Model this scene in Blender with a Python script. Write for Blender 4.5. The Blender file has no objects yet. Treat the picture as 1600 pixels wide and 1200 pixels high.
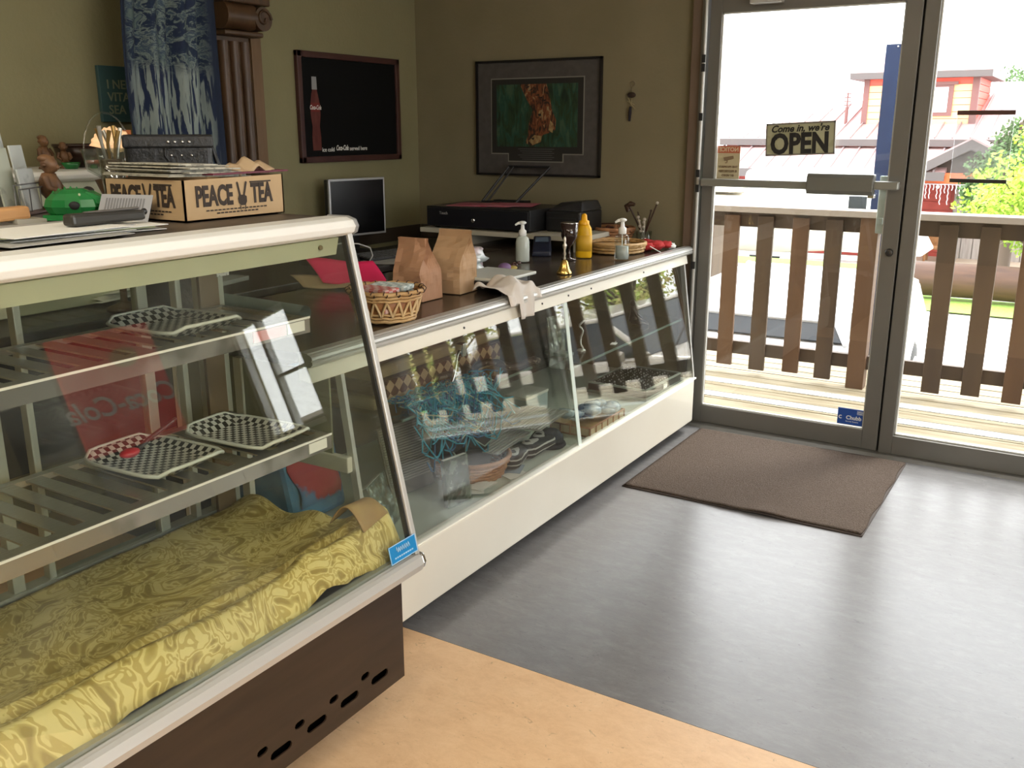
import bpy, bmesh, math, random
from mathutils import Vector, Matrix, noise
PI = math.pi
random.seed(7)
scn = bpy.context.scene
COL = scn.collection

# ---------------------------------------------------------------- camera, light, exposure
cam = bpy.data.cameras.new('camera'); camo = bpy.data.objects.new('camera', cam); COL.objects.link(camo)
cam.sensor_fit = 'HORIZONTAL'; cam.sensor_width = 36; cam.lens = 1459.9 / 1600 * 36
cam.clip_start = .05; cam.clip_end = 300
yaw, pitch = .5522, .2663
camo.location = (3.3567, -4.4235, 1.4622)
camo.rotation_euler = (PI / 2 - pitch, 0.0004, yaw)
scn.camera = camo
scn.view_settings.view_transform = 'Standard'; scn.view_settings.look = 'None'
scn.view_settings.gamma = 1; scn.view_settings.use_curve_mapping = False
scn.view_settings.exposure = 1.43
scn.cycles.use_denoising = True
scn.cycles.max_bounces = 10; scn.cycles.diffuse_bounces = 5; scn.cycles.glossy_bounces = 5
scn.cycles.transparent_max_bounces = 24; scn.cycles.transmission_bounces = 8
scn.cycles.sample_clamp_indirect = 6
scn.cycles.caustics_reflective = False; scn.cycles.caustics_refractive = False

world = bpy.data.worlds.new('overcast'); scn.world = world; world.use_nodes = True
wn = world.node_tree; wn.nodes.clear()
wo = wn.nodes.new('ShaderNodeOutputWorld'); wb = wn.nodes.new('ShaderNodeBackground')
tc = wn.nodes.new('ShaderNodeTexCoord'); sp = wn.nodes.new('ShaderNodeSeparateXYZ'); cr = wn.nodes.new('ShaderNodeValToRGB')
wn.links.new(tc.outputs['Generated'], sp.inputs[0]); wn.links.new(sp.outputs['Z'], cr.inputs[0])
cr.color_ramp.elements[0].position = 0; cr.color_ramp.elements[0].color = (.93, .94, .94, 1)
cr.color_ramp.elements[1].position = .6; cr.color_ramp.elements[1].color = (.95, .97, 1, 1)
wn.links.new(cr.outputs[0], wb.inputs[0]); wb.inputs[1].default_value = 3.0
wn.links.new(wb.outputs[0], wo.inputs[0])

def area_light(name, loc, rot, sx, sy, power, color):
    l = bpy.data.lights.new(name, 'AREA'); l.shape = 'RECTANGLE'; l.size = sx; l.size_y = sy; l.energy = power; l.color = color
    o = bpy.data.objects.new(name, l); COL.objects.link(o); o.location = loc; o.rotation_euler = rot
    return o
sun = bpy.data.lights.new('sun', 'SUN'); sun.energy = 1.6; sun.angle = .35; sun.color = (1, .97, .9)
suno = bpy.data.objects.new('sun', sun); COL.objects.link(suno); suno.rotation_euler = (-.62, .35, 0)
FILL_LAMPS = [area_light('added_fill_lamp', (2.9, -5.3, 2.68), (0, 0, 0), 1.2, .5, 15, (1, .93, .78)),
        area_light('added_fill_lamp', (4.6, -3.2, 2.68), (0, 0, 0), 1.2, .5, 15, (1, .93, .78)),
        area_light('added_fill_lamp', (1.3, -4.6, 2.68), (0, 0, 0), 1.2, .5, 8, (1, .92, .75))]  # unseen lamps added overhead as fill for the room

# ---------------------------------------------------------------- materials
MATS = {}
def mat(name, c, rough=.6, metal=0, c2=None, scale=8, detail=4, stretch=(1, 1, 1), lo=.35, hi=.65, bump=0, bscale=None,
        spec=.5, emit=None, es=0, alpha=None, coat=0, dist=0, sheen=0, trans=0):
    if name in MATS: return MATS[name]
    m = bpy.data.materials.new(name); m.use_nodes = True; nt = m.node_tree
    b = nt.nodes['Principled BSDF']
    b.inputs['Base Color'].default_value = (*c, 1); b.inputs['Roughness'].default_value = rough
    b.inputs['Metallic'].default_value = metal; b.inputs['Specular IOR Level'].default_value = spec
    b.inputs['Coat Weight'].default_value = coat; b.inputs['Sheen Weight'].default_value = sheen
    b.inputs['Transmission Weight'].default_value = trans
    if alpha is not None: b.inputs['Alpha'].default_value = alpha
    if emit: b.inputs['Emission Color'].default_value = (*emit, 1); b.inputs['Emission Strength'].default_value = es
    if c2 or bump:
        t = nt.nodes.new('ShaderNodeTexCoord'); mp = nt.nodes.new('ShaderNodeMapping'); mp.inputs['Scale'].default_value = stretch
        nt.links.new(t.outputs['Object'], mp.inputs[0])
    if c2:
        n = nt.nodes.new('ShaderNodeTexNoise'); n.inputs['Scale'].default_value = scale; n.inputs['Detail'].default_value = detail
        n.inputs['Distortion'].default_value = dist
        nt.links.new(mp.outputs[0], n.inputs[0])
        r = nt.nodes.new('ShaderNodeValToRGB'); r.color_ramp.elements[0].position = lo; r.color_ramp.elements[1].position = hi
        r.color_ramp.elements[0].color = (*c, 1); r.color_ramp.elements[1].color = (*c2, 1)
        nt.links.new(n.outputs[0], r.inputs[0]); nt.links.new(r.outputs[0], b.inputs['Base Color'])
    if bump:
        n2 = nt.nodes.new('ShaderNodeTexNoise'); n2.inputs['Scale'].default_value = bscale or scale; n2.inputs['Detail'].default_value = 5
        nt.links.new(mp.outputs[0], n2.inputs[0])
        bu = nt.nodes.new('ShaderNodeBump'); bu.inputs['Strength'].default_value = bump; bu.inputs['Distance'].default_value = .01
        nt.links.new(n2.outputs[0], bu.inputs['Height']); nt.links.new(bu.outputs[0], b.inputs['Normal'])
    MATS[name] = m
    return m

def glass_mat(name, tint, r0=.045, rough=.0, haze=0, hazec=(.8, .8, .8)):
    """thin sheet glass: see-through plus a mirror reflection that grows towards grazing angles"""
    if name in MATS: return MATS[name]
    m = bpy.data.materials.new(name); m.use_nodes = True; nt = m.node_tree; nt.nodes.clear()
    out = nt.nodes.new('ShaderNodeOutputMaterial'); mx = nt.nodes.new('ShaderNodeMixShader')
    tr = nt.nodes.new('ShaderNodeBsdfTransparent'); gl = nt.nodes.new('ShaderNodeBsdfGlossy')
    tr.inputs[0].default_value = (*tint, 1); gl.inputs['Roughness'].default_value = rough
    lw = nt.nodes.new('ShaderNodeLayerWeight'); lw.inputs[0].default_value = .5
    p = nt.nodes.new('ShaderNodeMath'); p.operation = 'POWER'; p.inputs[1].default_value = 5
    a = nt.nodes.new('ShaderNodeMath'); a.operation = 'MULTIPLY_ADD'; a.inputs[1].default_value = 1 - r0; a.inputs[2].default_value = r0
    nt.links.new(lw.outputs['Facing'], p.inputs[0]); nt.links.new(p.outputs[0], a.inputs[0]); nt.links.new(a.outputs[0], mx.inputs[0])
    last = tr.outputs[0]
    if haze:
        df = nt.nodes.new('ShaderNodeBsdfDiffuse'); df.inputs[0].default_value = (*hazec, 1)
        m2 = nt.nodes.new('ShaderNodeMixShader')
        t = nt.nodes.new('ShaderNodeTexCoord'); n = nt.nodes.new('ShaderNodeTexNoise'); n.inputs['Scale'].default_value = 5; n.inputs['Detail'].default_value = 6
        r = nt.nodes.new('ShaderNodeMapRange'); r.inputs[1].default_value = .45; r.inputs[2].default_value = .8; r.inputs[3].default_value = haze * .4; r.inputs[4].default_value = haze * 3
        nt.links.new(t.outputs['Object'], n.inputs[0]); nt.links.new(n.outputs[0], r.inputs[0]); nt.links.new(r.outputs[0], m2.inputs[0])
        nt.links.new(tr.outputs[0], m2.inputs[1]); nt.links.new(df.outputs[0], m2.inputs[2]); last = m2.outputs[0]
    nt.links.new(last, mx.inputs[1]); nt.links.new(gl.outputs[0], mx.inputs[2]); nt.links.new(mx.outputs[0], out.inputs[0])
    MATS[name] = m
    return m

def ramp_mat(name, build, rough=.6, bump=0, spec=.5):
    """material whose base colour socket comes from build(node_tree)"""
    if name in MATS: return MATS[name]
    m = bpy.data.materials.new(name); m.use_nodes = True; nt = m.node_tree; b = nt.nodes['Principled BSDF']
    b.inputs['Roughness'].default_value = rough; b.inputs['Specular IOR Level'].default_value = spec
    col, h = build(nt); nt.links.new(col, b.inputs['Base Color'])
    if bump and h:
        bu = nt.nodes.new('ShaderNodeBump'); bu.inputs['Strength'].default_value = bump; bu.inputs['Distance'].default_value = .01
        nt.links.new(h, bu.inputs['Height']); nt.links.new(bu.outputs[0], b.inputs['Normal'])
    MATS[name] = m
    return m
def N(nt, kind, **kw):
    n = nt.nodes.new(kind)
    for k, v in kw.items():
        if k in n.inputs: n.inputs[k].default_value = v
        else: setattr(n, k, v)
    return n
def ramp(nt, src, stops):
    r = nt.nodes.new('ShaderNodeValToRGB'); e = r.color_ramp.elements
    while len(e) < len(stops): e.new(.5)
    for el, (p, c) in zip(e, stops): el.position = p; el.color = (*c, 1)
    nt.links.new(src, r.inputs[0]); return r.outputs[0]
def objco(nt, scale=(1, 1, 1)):
    t = nt.nodes.new('ShaderNodeTexCoord'); mp = nt.nodes.new('ShaderNodeMapping'); mp.inputs['Scale'].default_value = scale
    nt.links.new(t.outputs['Object'], mp.inputs[0]); return mp.outputs[0]

# linoleum: marbled streaks running along X
def lino(c0, c1, c2, stretch):
    def f(nt):
        co = objco(nt, stretch)
        a = N(nt, 'ShaderNodeTexNoise', Scale=9.0, Detail=10.0, Roughness=.82, Distortion=.3); nt.links.new(co, a.inputs[0])
        base = ramp(nt, a.outputs[0], [(.3, c0), (.5, c1), (.72, c2)])
        s = N(nt, 'ShaderNodeTexNoise', Scale=30.0, Detail=5.0, Roughness=.75, Distortion=1.2); nt.links.new(co, s.inputs[0])
        sr = ramp(nt, s.outputs[0], [(.0, (.35,) * 3), (.33, (.55,) * 3), (.38, (1,) * 3)])
        mx = N(nt, 'ShaderNodeMix', data_type='RGBA', blend_type='MULTIPLY'); mx.inputs[0].default_value = .75
        nt.links.new(base, mx.inputs[6]); nt.links.new(sr, mx.inputs[7])
        return mx.outputs[2], a.outputs[0]
    return f
M_lino = ramp_mat('grey_linoleum', lino((.135, .130, .130), (.160, .155, .155), (.205, .20, .20), (1, 2.2, 1)), rough=.27, bump=.04)
M_tan = ramp_mat('tan_linoleum', lino((.60, .37, .20), (.70, .46, .26), (.78, .54, .33), (1, 1.6, 1)), rough=.42, bump=.06)
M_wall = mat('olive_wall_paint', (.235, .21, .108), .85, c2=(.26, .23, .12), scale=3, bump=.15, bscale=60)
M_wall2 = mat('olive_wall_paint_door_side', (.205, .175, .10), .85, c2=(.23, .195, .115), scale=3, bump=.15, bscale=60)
M_ceil = mat('ceiling_white', (.7, .69, .64), .9)
M_brown = mat('brown_trim_paint', (.16, .11, .075), .55)
M_alum = mat('door_aluminium', (.18, .172, .155), .42, metal=.5, c2=(.20, .19, .172), scale=4)
M_alum_l = mat('bright_aluminium', (.52, .515, .49), .34, metal=.35)
M_chrome = mat('chrome', (.8, .8, .8), .12, metal=1)
M_white = mat('cream_enamel', (.70, .655, .555), .32, c2=(.74, .70, .60), scale=2, coat=.25)
M_whitep = mat('white_plastic', (.80, .80, .77), .4)
M_paper = mat('white_paper', (.78, .78, .74), .8)
M_dark = mat('black_plastic', (.012, .012, .013), .38)
M_rubber = mat('black_rubber', (.015, .015, .015), .7)
M_counter = mat('worktop_laminate', (.035, .026, .020), .22, c2=(.06, .045, .034), scale=5, stretch=(1, .5, 1))
M_vinyl = mat('woodgrain_vinyl', (.020, .0115, .0065), .42, c2=(.038, .022, .013), scale=6, detail=8, stretch=(1, .6, 5), lo=.3, hi=.75, bump=.05)
M_olive = mat('olive_enamel', (.17, .17, .10), .5, c2=(.2, .2, .12), scale=3)
M_innerwhite = mat('case_light_housing', (.50, .52, .38), .4)
M_steel = mat('brushed_steel', (.42, .42, .38), .3, metal=.9, c2=(.5, .5, .46), scale=20, stretch=(20, 1, 1))
M_glass = glass_mat('case_glass', (.955, .965, .925), .07, haze=.012, hazec=(.75, .8, .74))
M_glassd = glass_mat('door_glass', (.98, .985, .98), .035, haze=.006)
M_clear = glass_mat('clear_plastic', (.90, .93, .92), .09)
M_glassedge = mat('glass_edge_green', (.45, .62, .52), .2)
M_wood = mat('dark_carved_wood', (.05, .024, .010), .45, c2=(.10, .05, .022), scale=5, detail=6, stretch=(4, 4, .6), bump=.2)
M_woodl = mat('light_oak_strip', (.14, .075, .030), .5, c2=(.18, .10, .042), scale=6, stretch=(4, 4, .5))
M_mat = mat('doormat_pile', (.085, .062, .048), .98, c2=(.135, .105, .085), scale=160, detail=2, lo=.3, hi=.7, bump=1.0, bscale=220, spec=.1)
M_kraft = mat('kraft_paper', (.40, .245, .13), .75, c2=(.45, .285, .155), scale=6, bump=.25, bscale=12)
M_kraftr = mat('reddish_kraft_paper', (.36, .185, .10), .75, c2=(.42, .23, .13), scale=6, bump=.25, bscale=12)
M_card = mat('corrugated_cardboard', (.47, .32, .17), .8, c2=(.52, .36, .2), scale=5)
M_ink = mat('brown_print_ink', (.035, .022, .015), .7)
M_blackink = mat('black_print_ink', (.012, .011, .010), .6)
M_wicker = mat('wicker', (.42, .24, .09), .5, c2=(.58, .38, .17), scale=22, lo=.3, hi=.7, bump=.4, bscale=80)
M_wickerd = mat('reddish_wicker', (.30, .125, .055), .5, c2=(.44, .22, .10), scale=22, lo=.3, hi=.7, bump=.4, bscale=80)
M_wickerdark = mat('dark_wicker_binding', (.06, .025, .012), .5)
M_pink = mat('hot_pink_paper', (.80, .02, .13), .6)
M_gold = mat('polished_brass', (.72, .48, .14), .22, metal=1)
M_yellow = mat('mustard_yellow_plastic', (.80, .45, .012), .38)
M_red = mat('red_cloth', (.48, .025, .025), .8, bump=.3, bscale=50)
M_green = mat('green_lacquer', (.012, .15, .035), .22, c2=(.02, .2, .05), scale=6)
M_leather = mat('black_leather', (.014, .014, .015), .38, bump=.35, bscale=60)
M_blue = mat('blue_plastic', (.02, .12, .33), .35)

M_glassc = glass_mat('counter_glass', (.95, .965, .94), .105, haze=.004)
# ---------------------------------------------------------------- mesh builder
class MB:
    def __init__(s): s.v = []; s.f = []; s.sm = []
    def add(s, vs, fs, smooth=False):
        o = len(s.v); s.v += [tuple(v) for v in vs]; s.f += [tuple(i + o for i in f) for f in fs]; s.sm += [smooth] * len(fs)
        return s
    def box(s, x0, x1, y0, y1, z0, z1, T=None):
        v = [(x0, y0, z0), (x1, y0, z0), (x1, y1, z0), (x0, y1, z0), (x0, y0, z1), (x1, y0, z1), (x1, y1, z1), (x0, y1, z1)]
        if T: v = [T @ Vector(p) for p in v]
        return s.add(v, [(0, 3, 2, 1), (4, 5, 6, 7), (0, 1, 5, 4), (1, 2, 6, 5), (2, 3, 7, 6), (3, 0, 4, 7)])
    def hexa(s, p):
        return s.add(p, [(0, 3, 2, 1), (4, 5, 6, 7), (0, 1, 5, 4), (1, 2, 6, 5), (2, 3, 7, 6), (3, 0, 4, 7)])
    def prism(s, poly, a, b, axis='y'):
        """poly = 2D outline, extruded from a to b along axis. y: (x,z)  x: (y,z)  z: (x,y)"""
        def P(q, t): return {'y': (q[0], t, q[1]), 'x': (t, q[0], q[1]), 'z': (q[0], q[1], t)}[axis]
        n = len(poly); v = [P(q, a) for q in poly] + [P(q, b) for q in poly]
        f = [tuple(range(n)), tuple(range(2 * n - 1, n - 1, -1))] + [(i, i + n, (i + 1) % n + n, (i + 1) % n) for i in range(n)]
        return s.add(v, f)
    def tube(s, pts, r, n=8, cap=True, closed=False):
        pts = [Vector(p) for p in pts]; L = len(pts)
        R = r if isinstance(r, (list, tuple)) else [r] * L
        vs = []; up = None
        for i, p in enumerate(pts):
            a = pts[(i - 1) % L] if (closed or i > 0) else p; b = pts[(i + 1) % L] if (closed or i < L - 1) else p
            d = (b - a).normalized() if (b - a).length > 1e-9 else Vector((0, 0, 1))
            if up is None: up = d.orthogonal().normalized()
            up = (up - d * up.dot(d)); up = up.normalized() if up.length > 1e-6 else d.orthogonal().normalized()
            w = d.cross(up)
            for k in range(n):
                t = 2 * PI * k / n; vs.append(p + (up * math.cos(t) + w * math.sin(t)) * R[i])
        fs = []
        for i in range(L if closed else L - 1):
            j = (i + 1) % L
            for k in range(n): fs.append((i * n + k, i * n + (k + 1) % n, j * n + (k + 1) % n, j * n + k))
        s.add(vs, fs, True)
        if cap and not closed: s.add([vs[k] for k in range(n)], [tuple(range(n))[::-1]]); s.add(vs[-n:], [tuple(range(n))])
        return s
    def lathe(s, prof, n=20, c=(0, 0, 0), sy=1, T=None):
        vs = []; L = len(prof)
        for r, z in prof:
            for k in range(n):
                t = 2 * PI * k / n; vs.append(Vector((c[0] + r * math.cos(t), c[1] + r * math.sin(t) * sy, c[2] + z)))
        if T: vs = [T @ v for v in vs]
        fs = [(i * n + k, i * n + (k + 1) % n, (i + 1) * n + (k + 1) % n, (i + 1) * n + k) for i in range(L - 1) for k in range(n)]
        s.add(vs, fs, True)
        if prof[0][0] > 1e-4: s.add(vs[:n], [tuple(range(n))[::-1]])
        if prof[-1][0] > 1e-4: s.add(vs[-n:], [tuple(range(n))])
        return s
    def ball(s, c, r, n=12, m=8, sc=(1, 1, 1), fn=None):
        vs = []
        for i in range(m + 1):
            a = PI * i / m
            for k in range(n):
                t = 2 * PI * k / n; d = Vector((math.sin(a) * math.cos(t), math.sin(a) * math.sin(t), -math.cos(a)))
                q = r * (fn(d) if fn else 1)
                vs.append((c[0] + d.x * q * sc[0], c[1] + d.y * q * sc[1], c[2] + d.z * q * sc[2]))
        fs = [(i * n + k, i * n + (k + 1) % n, (i + 1) * n + (k + 1) % n, (i + 1) * n + k) for i in range(m) for k in range(n)]
        return s.add(vs, fs, True)
    def grid(s, fn, nu, nv, thick=0, smooth=True):
        """surface fn(u,v) -> point, u,v in 0..1; a second skin 'thick' below (along -normal) if thick"""
        P = [[Vector(fn(i / nu, j / nv)) for j in range(nv + 1)] for i in range(nu + 1)]
        vs = [p for row in P for p in row]; W = nv + 1
        fs = [(i * W + j, (i + 1) * W + j, (i + 1) * W + j + 1, i * W + j + 1) for i in range(nu) for j in range(nv)]
        if thick:
            nn = []
            for i in range(nu + 1):
                for j in range(nv + 1):
                    du = P[min(i + 1, nu)][j] - P[max(i - 1, 0)][j]; dv = P[i][min(j + 1, nv)] - P[i][max(j - 1, 0)]
                    q = du.cross(dv); nn.append(q.normalized() if q.length > 1e-12 else Vector((0, 0, 1)))
            o = len(vs); vs2 = [p - q * thick for p, q in zip(vs, nn)]
            f2 = [tuple(o + k for k in f[::-1]) for f in fs]
            rim = [i * W for i in range(nu + 1)] + [nu * W + j for j in range(1, W)] + [i * W + nv for i in range(nu - 1, -1, -1)] + [j for j in range(nv - 1, 0, -1)]
            f3 = [(rim[k], o + rim[k], o + rim[(k + 1) % len(rim)], rim[(k + 1) % len(rim)]) for k in range(len(rim))]
            return s.add(vs + vs2, fs + f2 + f3, smooth)
        return s.add(vs, fs, smooth)
    def build(s, name, m, parent=None, bevel=0, seg=2, label=None, sub=0, **pr):
        me = bpy.data.meshes.new(name); me.from_pydata(s.v, [], s.f); me.update()
        for p, q in zip(me.polygons, s.sm): p.use_smooth = q
        bm = bmesh.new(); bm.from_mesh(me); bmesh.ops.recalc_face_normals(bm, faces=bm.faces); bm.to_mesh(me); bm.free()
        me.materials.append(m)
        o = bpy.data.objects.new(name, me); COL.objects.link(o)
        if parent: o.parent = parent
        if bevel:
            b = o.modifiers.new('bevel', 'BEVEL'); b.width = bevel; b.segments = seg; b.limit_method = 'ANGLE'; b.angle_limit = .7
        if sub: o.modifiers.new('sub', 'SUBSURF').levels = sub; o.modifiers['sub'].render_levels = sub
        if label: o['label'] = label
        for k, v in pr.items(): o[k] = v
        return o
def tag(o, label, cat, group=None, kind=None):
    o['label'] = label; o['category'] = cat
    if group: o['group'] = group
    if kind: o['kind'] = kind
    return o
def thing(name, label, cat, loc=(0, 0, 0), rz=0, group=None):
    o = bpy.data.objects.new(name, None); COL.objects.link(o); o.location = loc; o.rotation_euler = (0, 0, rz); o.empty_display_size = .05
    return tag(o, label, cat, group)
def solo(mb, name, m, label, cat, loc=(0, 0, 0), rz=0, bevel=0, group=None, rot=None, sub=0):
    o = mb.build(name, m, None, bevel, sub=sub); o.location = loc; o.rotation_euler = rot or (0, 0, rz)
    return tag(o, label, cat, group)
def struct(mb, name, m, parent=None, bevel=0):
    o = mb.build(name, m, parent, bevel)
    if not parent: o['kind'] = 'structure'
    return o
def sempty(name, loc=(0, 0, 0)):
    o = bpy.data.objects.new(name, None); COL.objects.link(o); o.location = loc; o['kind'] = 'structure'; o.empty_display_size = .05
    return o
def copy_tree(o, parent=None):
    c = o.copy(); COL.objects.link(c)
    if parent: c.parent = parent
    for ch in [x for x in ORIG.get(o.name, list(o.children))]: copy_tree(ch, c)
    return c
ORIG = {}
def text(s, size, m, parent, loc, rot, name='lettering', ext=.0006, bold=0, sx=1, shear=0, align='CENTER', space=1):
    cu = bpy.data.curves.new('t', 'FONT'); cu.body = s; cu.size = size; cu.extrude = ext; cu.offset = bold; cu.align_x = align; cu.align_y = 'CENTER'
    cu.shear = shear; cu.space_character = space; cu.resolution_u = 3
    t = bpy.data.objects.new('t', cu); COL.objects.link(t)
    dg = bpy.context.evaluated_depsgraph_get(); dg.update()
    me = bpy.data.meshes.new_from_object(t.evaluated_get(dg)); me.materials.clear(); me.materials.append(m)
    bpy.data.objects.remove(t)
    o = bpy.data.objects.new(name, me); COL.objects.link(o); o.parent = parent; o.location = loc; o.rotation_euler = rot; o.scale = (sx, 1, 1)
    return o
FRONT = (PI / 2, 0, 0)          # lettering read from -Y
FACEX = (PI / 2, 0, PI / 2)     # lettering read from +X
def wob(p, s=5, a=.01): return (noise.noise(Vector(p) * s)) * a

# ================================================================ ROOM
struct(MB().box(-.1, 6.1, -2.425, .0, -.12, 0), 'floor', M_lino)
struct(MB().box(-.1, 6.1, -7.1, -2.427, -.12, 0), 'floor', M_tan)
struct(MB().box(-.12, 0, -7.1, .0, 0, 2.75), 'wall_left', M_wall)
wf = MB()                                                   # wall with the door: solid left part, lintel, piers
wf.box(-.12, 1.64, 0, .16, 0, 2.75)
wf.box(1.64, 6.1, 0, .16, 2.14, 2.75)
wf.box(3.76, 5.0, 0, .16, 0, 2.14)
wf.box(5.0, 5.62, 0, .16, 0, .88)
wf.box(5.0, 5.62, 0, .16, 1.74, 2.14)
wf.box(5.62, 6.1, 0, .16, 0, 2.14)
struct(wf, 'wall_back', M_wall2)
wr = MB(); wr.box(6.0, 6.12, -7.1, 0, 0, .7); wr.box(6.0, 6.12, -7.1, 0, 2.3, 2.75); wr.box(6.0, 6.12, -2.1, 0, .7, 2.3); wr.box(6.0, 6.12, -7.1, -5.6, .7, 2.3)
struct(wr, 'wall_right', M_wall)
wq = MB(); wq.box(-.12, 6.1, -7.2, -7.1, 0, 2.75)
struct(wq, 'wall_rear', M_wall)
struct(MB().box(-.12, 6.12, -7.2, .16, 2.75, 2.85), 'ceiling', M_ceil)
for k, l in enumerate(FILL_LAMPS):
    f = MB(); x, y = l.location.x, l.location.y
    f.box(x - .64, x + .64, y - .29, y + .29, 2.70, 2.749)
    struct(f, 'trim_%d' % (k + 4), M_ceil, bevel=.01)  # casings above the added fill lamps
# window in the right-hand wall and the small one beyond the pier
w2 = sempty('window_2'); f = MB()
for y0, y1, z0, z1 in ((-5.6, -2.1, .7, .76), (-5.6, -2.1, 2.24, 2.3), (-5.6, -5.54, .76, 2.24), (-2.16, -2.1, .76, 2.24), (-4.5, -4.44, .76, 2.24), (-3.32, -3.26, .76, 2.24)):
    f.box(6.01, 6.07, y0, y1, z0, z1)
f.build('window_frame', M_whitep, w2); MB().box(6.035, 6.045, -5.54, -2.16, .76, 2.24).build('pane', M_glassd, w2)
w3 = sempty('window_3'); f = MB()
for x0, x1, z0, z1 in ((5.0, 5.62, .88, .92), (5.0, 5.62, 1.70, 1.74), (5.0, 5.04, .92, 1.70), (5.58, 5.62, .92, 1.70), (5.33, 5.36, .92, 1.70), (5.04, 5.33, 1.28, 1.30)):
    f.box(x0, x1, .04, .1, z0, z1)
f.build('window_frame', M_whitep, w3); MB().box(5.04, 5.58, .065, .071, .92, 1.70).build('pane', M_glassd, w3)

# brown casing left of the door, threshold strip
struct(MB().box(1.638, 1.688, -.03, .12, 0, 2.75), 'trim_1', M_brown, bevel=.003)
t2 = MB(); t2.prism([(-.075, 0), (-.06, .012), (.12, .012), (.13, 0)], 1.66, 3.76, 'x')
struct(t2, 'trim_2', M_alum)

# ---- door_1: aluminium glazed leaf
d1 = sempty('door_1', (1.70, 0, 0))
def dpart(name, m, boxes, bevel=.002, label=None):
    mb = MB()
    for (x0, x1, y0, y1, z0, z1) in boxes: mb.box(x0 - 1.70, x1 - 1.70, y0, y1, z0, z1)
    return mb.build(name, m, d1, bevel, label=label)
dpart('jamb', M_alum, [(1.690, 1.716, -.045, .06, .012, 2.09)], label='bright aluminium jamb beside the hinge')
dpart('stile', M_alum, [(1.720, 1.776, -.02, .025, .013, 2.05)])
dpart('stile', M_alum, [(2.570, 2.638, -.02, .025, .013, 2.05)])
dpart('bottom_rail', M_alum, [(1.776, 2.570, -.018, .023, .013, .103)])
dpart('top_rail', M_alum, [(1.776, 2.570, -.018, .023, 1.976, 2.05)])
dpart('header', M_alum, [(1.69, 2.66, -.03, .05, 2.056, 2.14)])
g = MB(); g.box(.076, .870, .0, .006, .103, 1.976); g.build('glass_pane', M_glassd, d1)
gb = MB()
for x0, x1, z0, z1 in ((.076, .082, .103, 1.976), (.864, .870, .103, 1.976), (.076, .87, .103, .109), (.076, .87, 1.97, 1.976)): gb.box(x0, x1, -.012, .0, z0, z1)
gb.build('glazing_bead', mat('pale_glazing_bead', (.62, .62, .58), .4), d1)
hg = MB(); hg.tube([(.012, -.052, .02), (.012, -.052, 2.06)], .009, 8); hg.build('continuous_hinge', M_alum_l, d1)
hp = MB()
for z in (.4, .8, 1.17, 1.24, 1.5, 1.72, 1.76): hp.box(.004, .020, -.064, -.046, z, z + .035)
hp.build('hinge_knuckle', M_rubber, d1)
pb = MB(); pb.box(.035, .56, -.088, -.062, 1.200, 1.236); pb.box(.815, .925, -.088, -.062, 1.208, 1.244); pb.build('push_bar', mat('push_bar_grey', (.30, .30, .27), .35, metal=.5), d1, .006)
pb = MB(); pb.prism([(-.10, 1.182), (-.112, 1.20), (-.112, 1.255), (-.10, 1.272), (-.055, 1.272), (-.055, 1.182)], .54, .825, 'x'); pb.build('push_pad', mat('push_pad_grey', (.19, .19, .17), .4, metal=.4), d1, .004)
pb = MB(); pb.box(.04, .065, -.064, -.02, 1.205, 1.232); pb.box(.90, .925, -.064, -.02, 1.21, 1.242); pb.box(.80, .83, -.08, -.05, 1.17, 1.185); pb.build('push_bar_bracket', M_chrome, d1, .003)
pp = MB(); pp.box(.826, .866, .03, .045, 1.01, 1.262); pp.box(.836, .856, .02, .03, 1.05, 1.08); pp.box(.836, .856, .02, .03, 1.2, 1.23)
pp.build('outside_pull_plate', mat('pale_green_metal', (.52, .60, .56), .4, metal=.3), d1, .003, label='pale upright pull plate outside the glass')
dpart('added_gap_strip', M_rubber, [(2.638, 2.649, .0, .04, .012, 2.06)], 0)  # black strip added to stop the line of light beside the leaf
lk = MB(); lk.lathe([(.0, 0), (.017, 0), (.017, .012), (.013, .016), (0, .016)], 20, T=Matrix.Translation((.905, -.02, .935)) @ Matrix.Rotation(PI / 2, 4, 'X'))
lk.build('lock_cylinder', mat('lock_dark_metal', (.06, .055, .05), .35, metal=.7), d1)
lk = MB(); lk.box(.903, .907, -.0375, -.036, .927, .943); lk.build('keyhole', M_rubber, d1)
cl = MB(); cl.box(.22, .36, -.08, -.02, 2.0, 2.05); cl.build('closer_arm', M_alum_l, d1, .004)
# stickers on the door glass
st = MB().box(.748, .869, -.004, -.001, .113, .192).build('security_sticker', mat('sticker_blue', (.015, .07, .32), .4), d1, label='small blue security company sticker in bottom corner of the glass')
text('Chubb', .026, M_whitep, st, (.822, -.0045, .148), FRONT, bold=.0006)
text('Security Systems', .0085, M_whitep, st, (.815, -.0045, .130), FRONT)
mb = MB(); mb.add([(.762 + .009 * math.cos(a), -.0048, .148 + .009 * math.sin(a)) for a in [.8 + k * .6 for k in range(9)]] + [(.762 + .005 * math.cos(a), -.0048, .148 + .005 * math.sin(a)) for a in [.8 + k * .6 for k in range(9)]], [(k, k + 1, k + 10, k + 9) for k in range(8)])
for k in range(5): mb.box(.835, .862, -.0048, -.0042, .168 + k * .004, .1695 + k * .004)
mb.build('emblem', M_whitep, st)
nt_ = MB().box(.082, .192, .006, .008, 1.215, 1.385).build('notice_sticker', mat('sticker_cream', (.62, .52, .33), .6), d1, label='cream notice sticker with red heading seen from behind')
nt2 = MB().box(.082, .192, .0045, .006, 1.352, 1.385).build('notice_heading', mat('sticker_red', (.55, .13, .06), .6), nt_)
BACK = (PI / 2, 0, PI)
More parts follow.
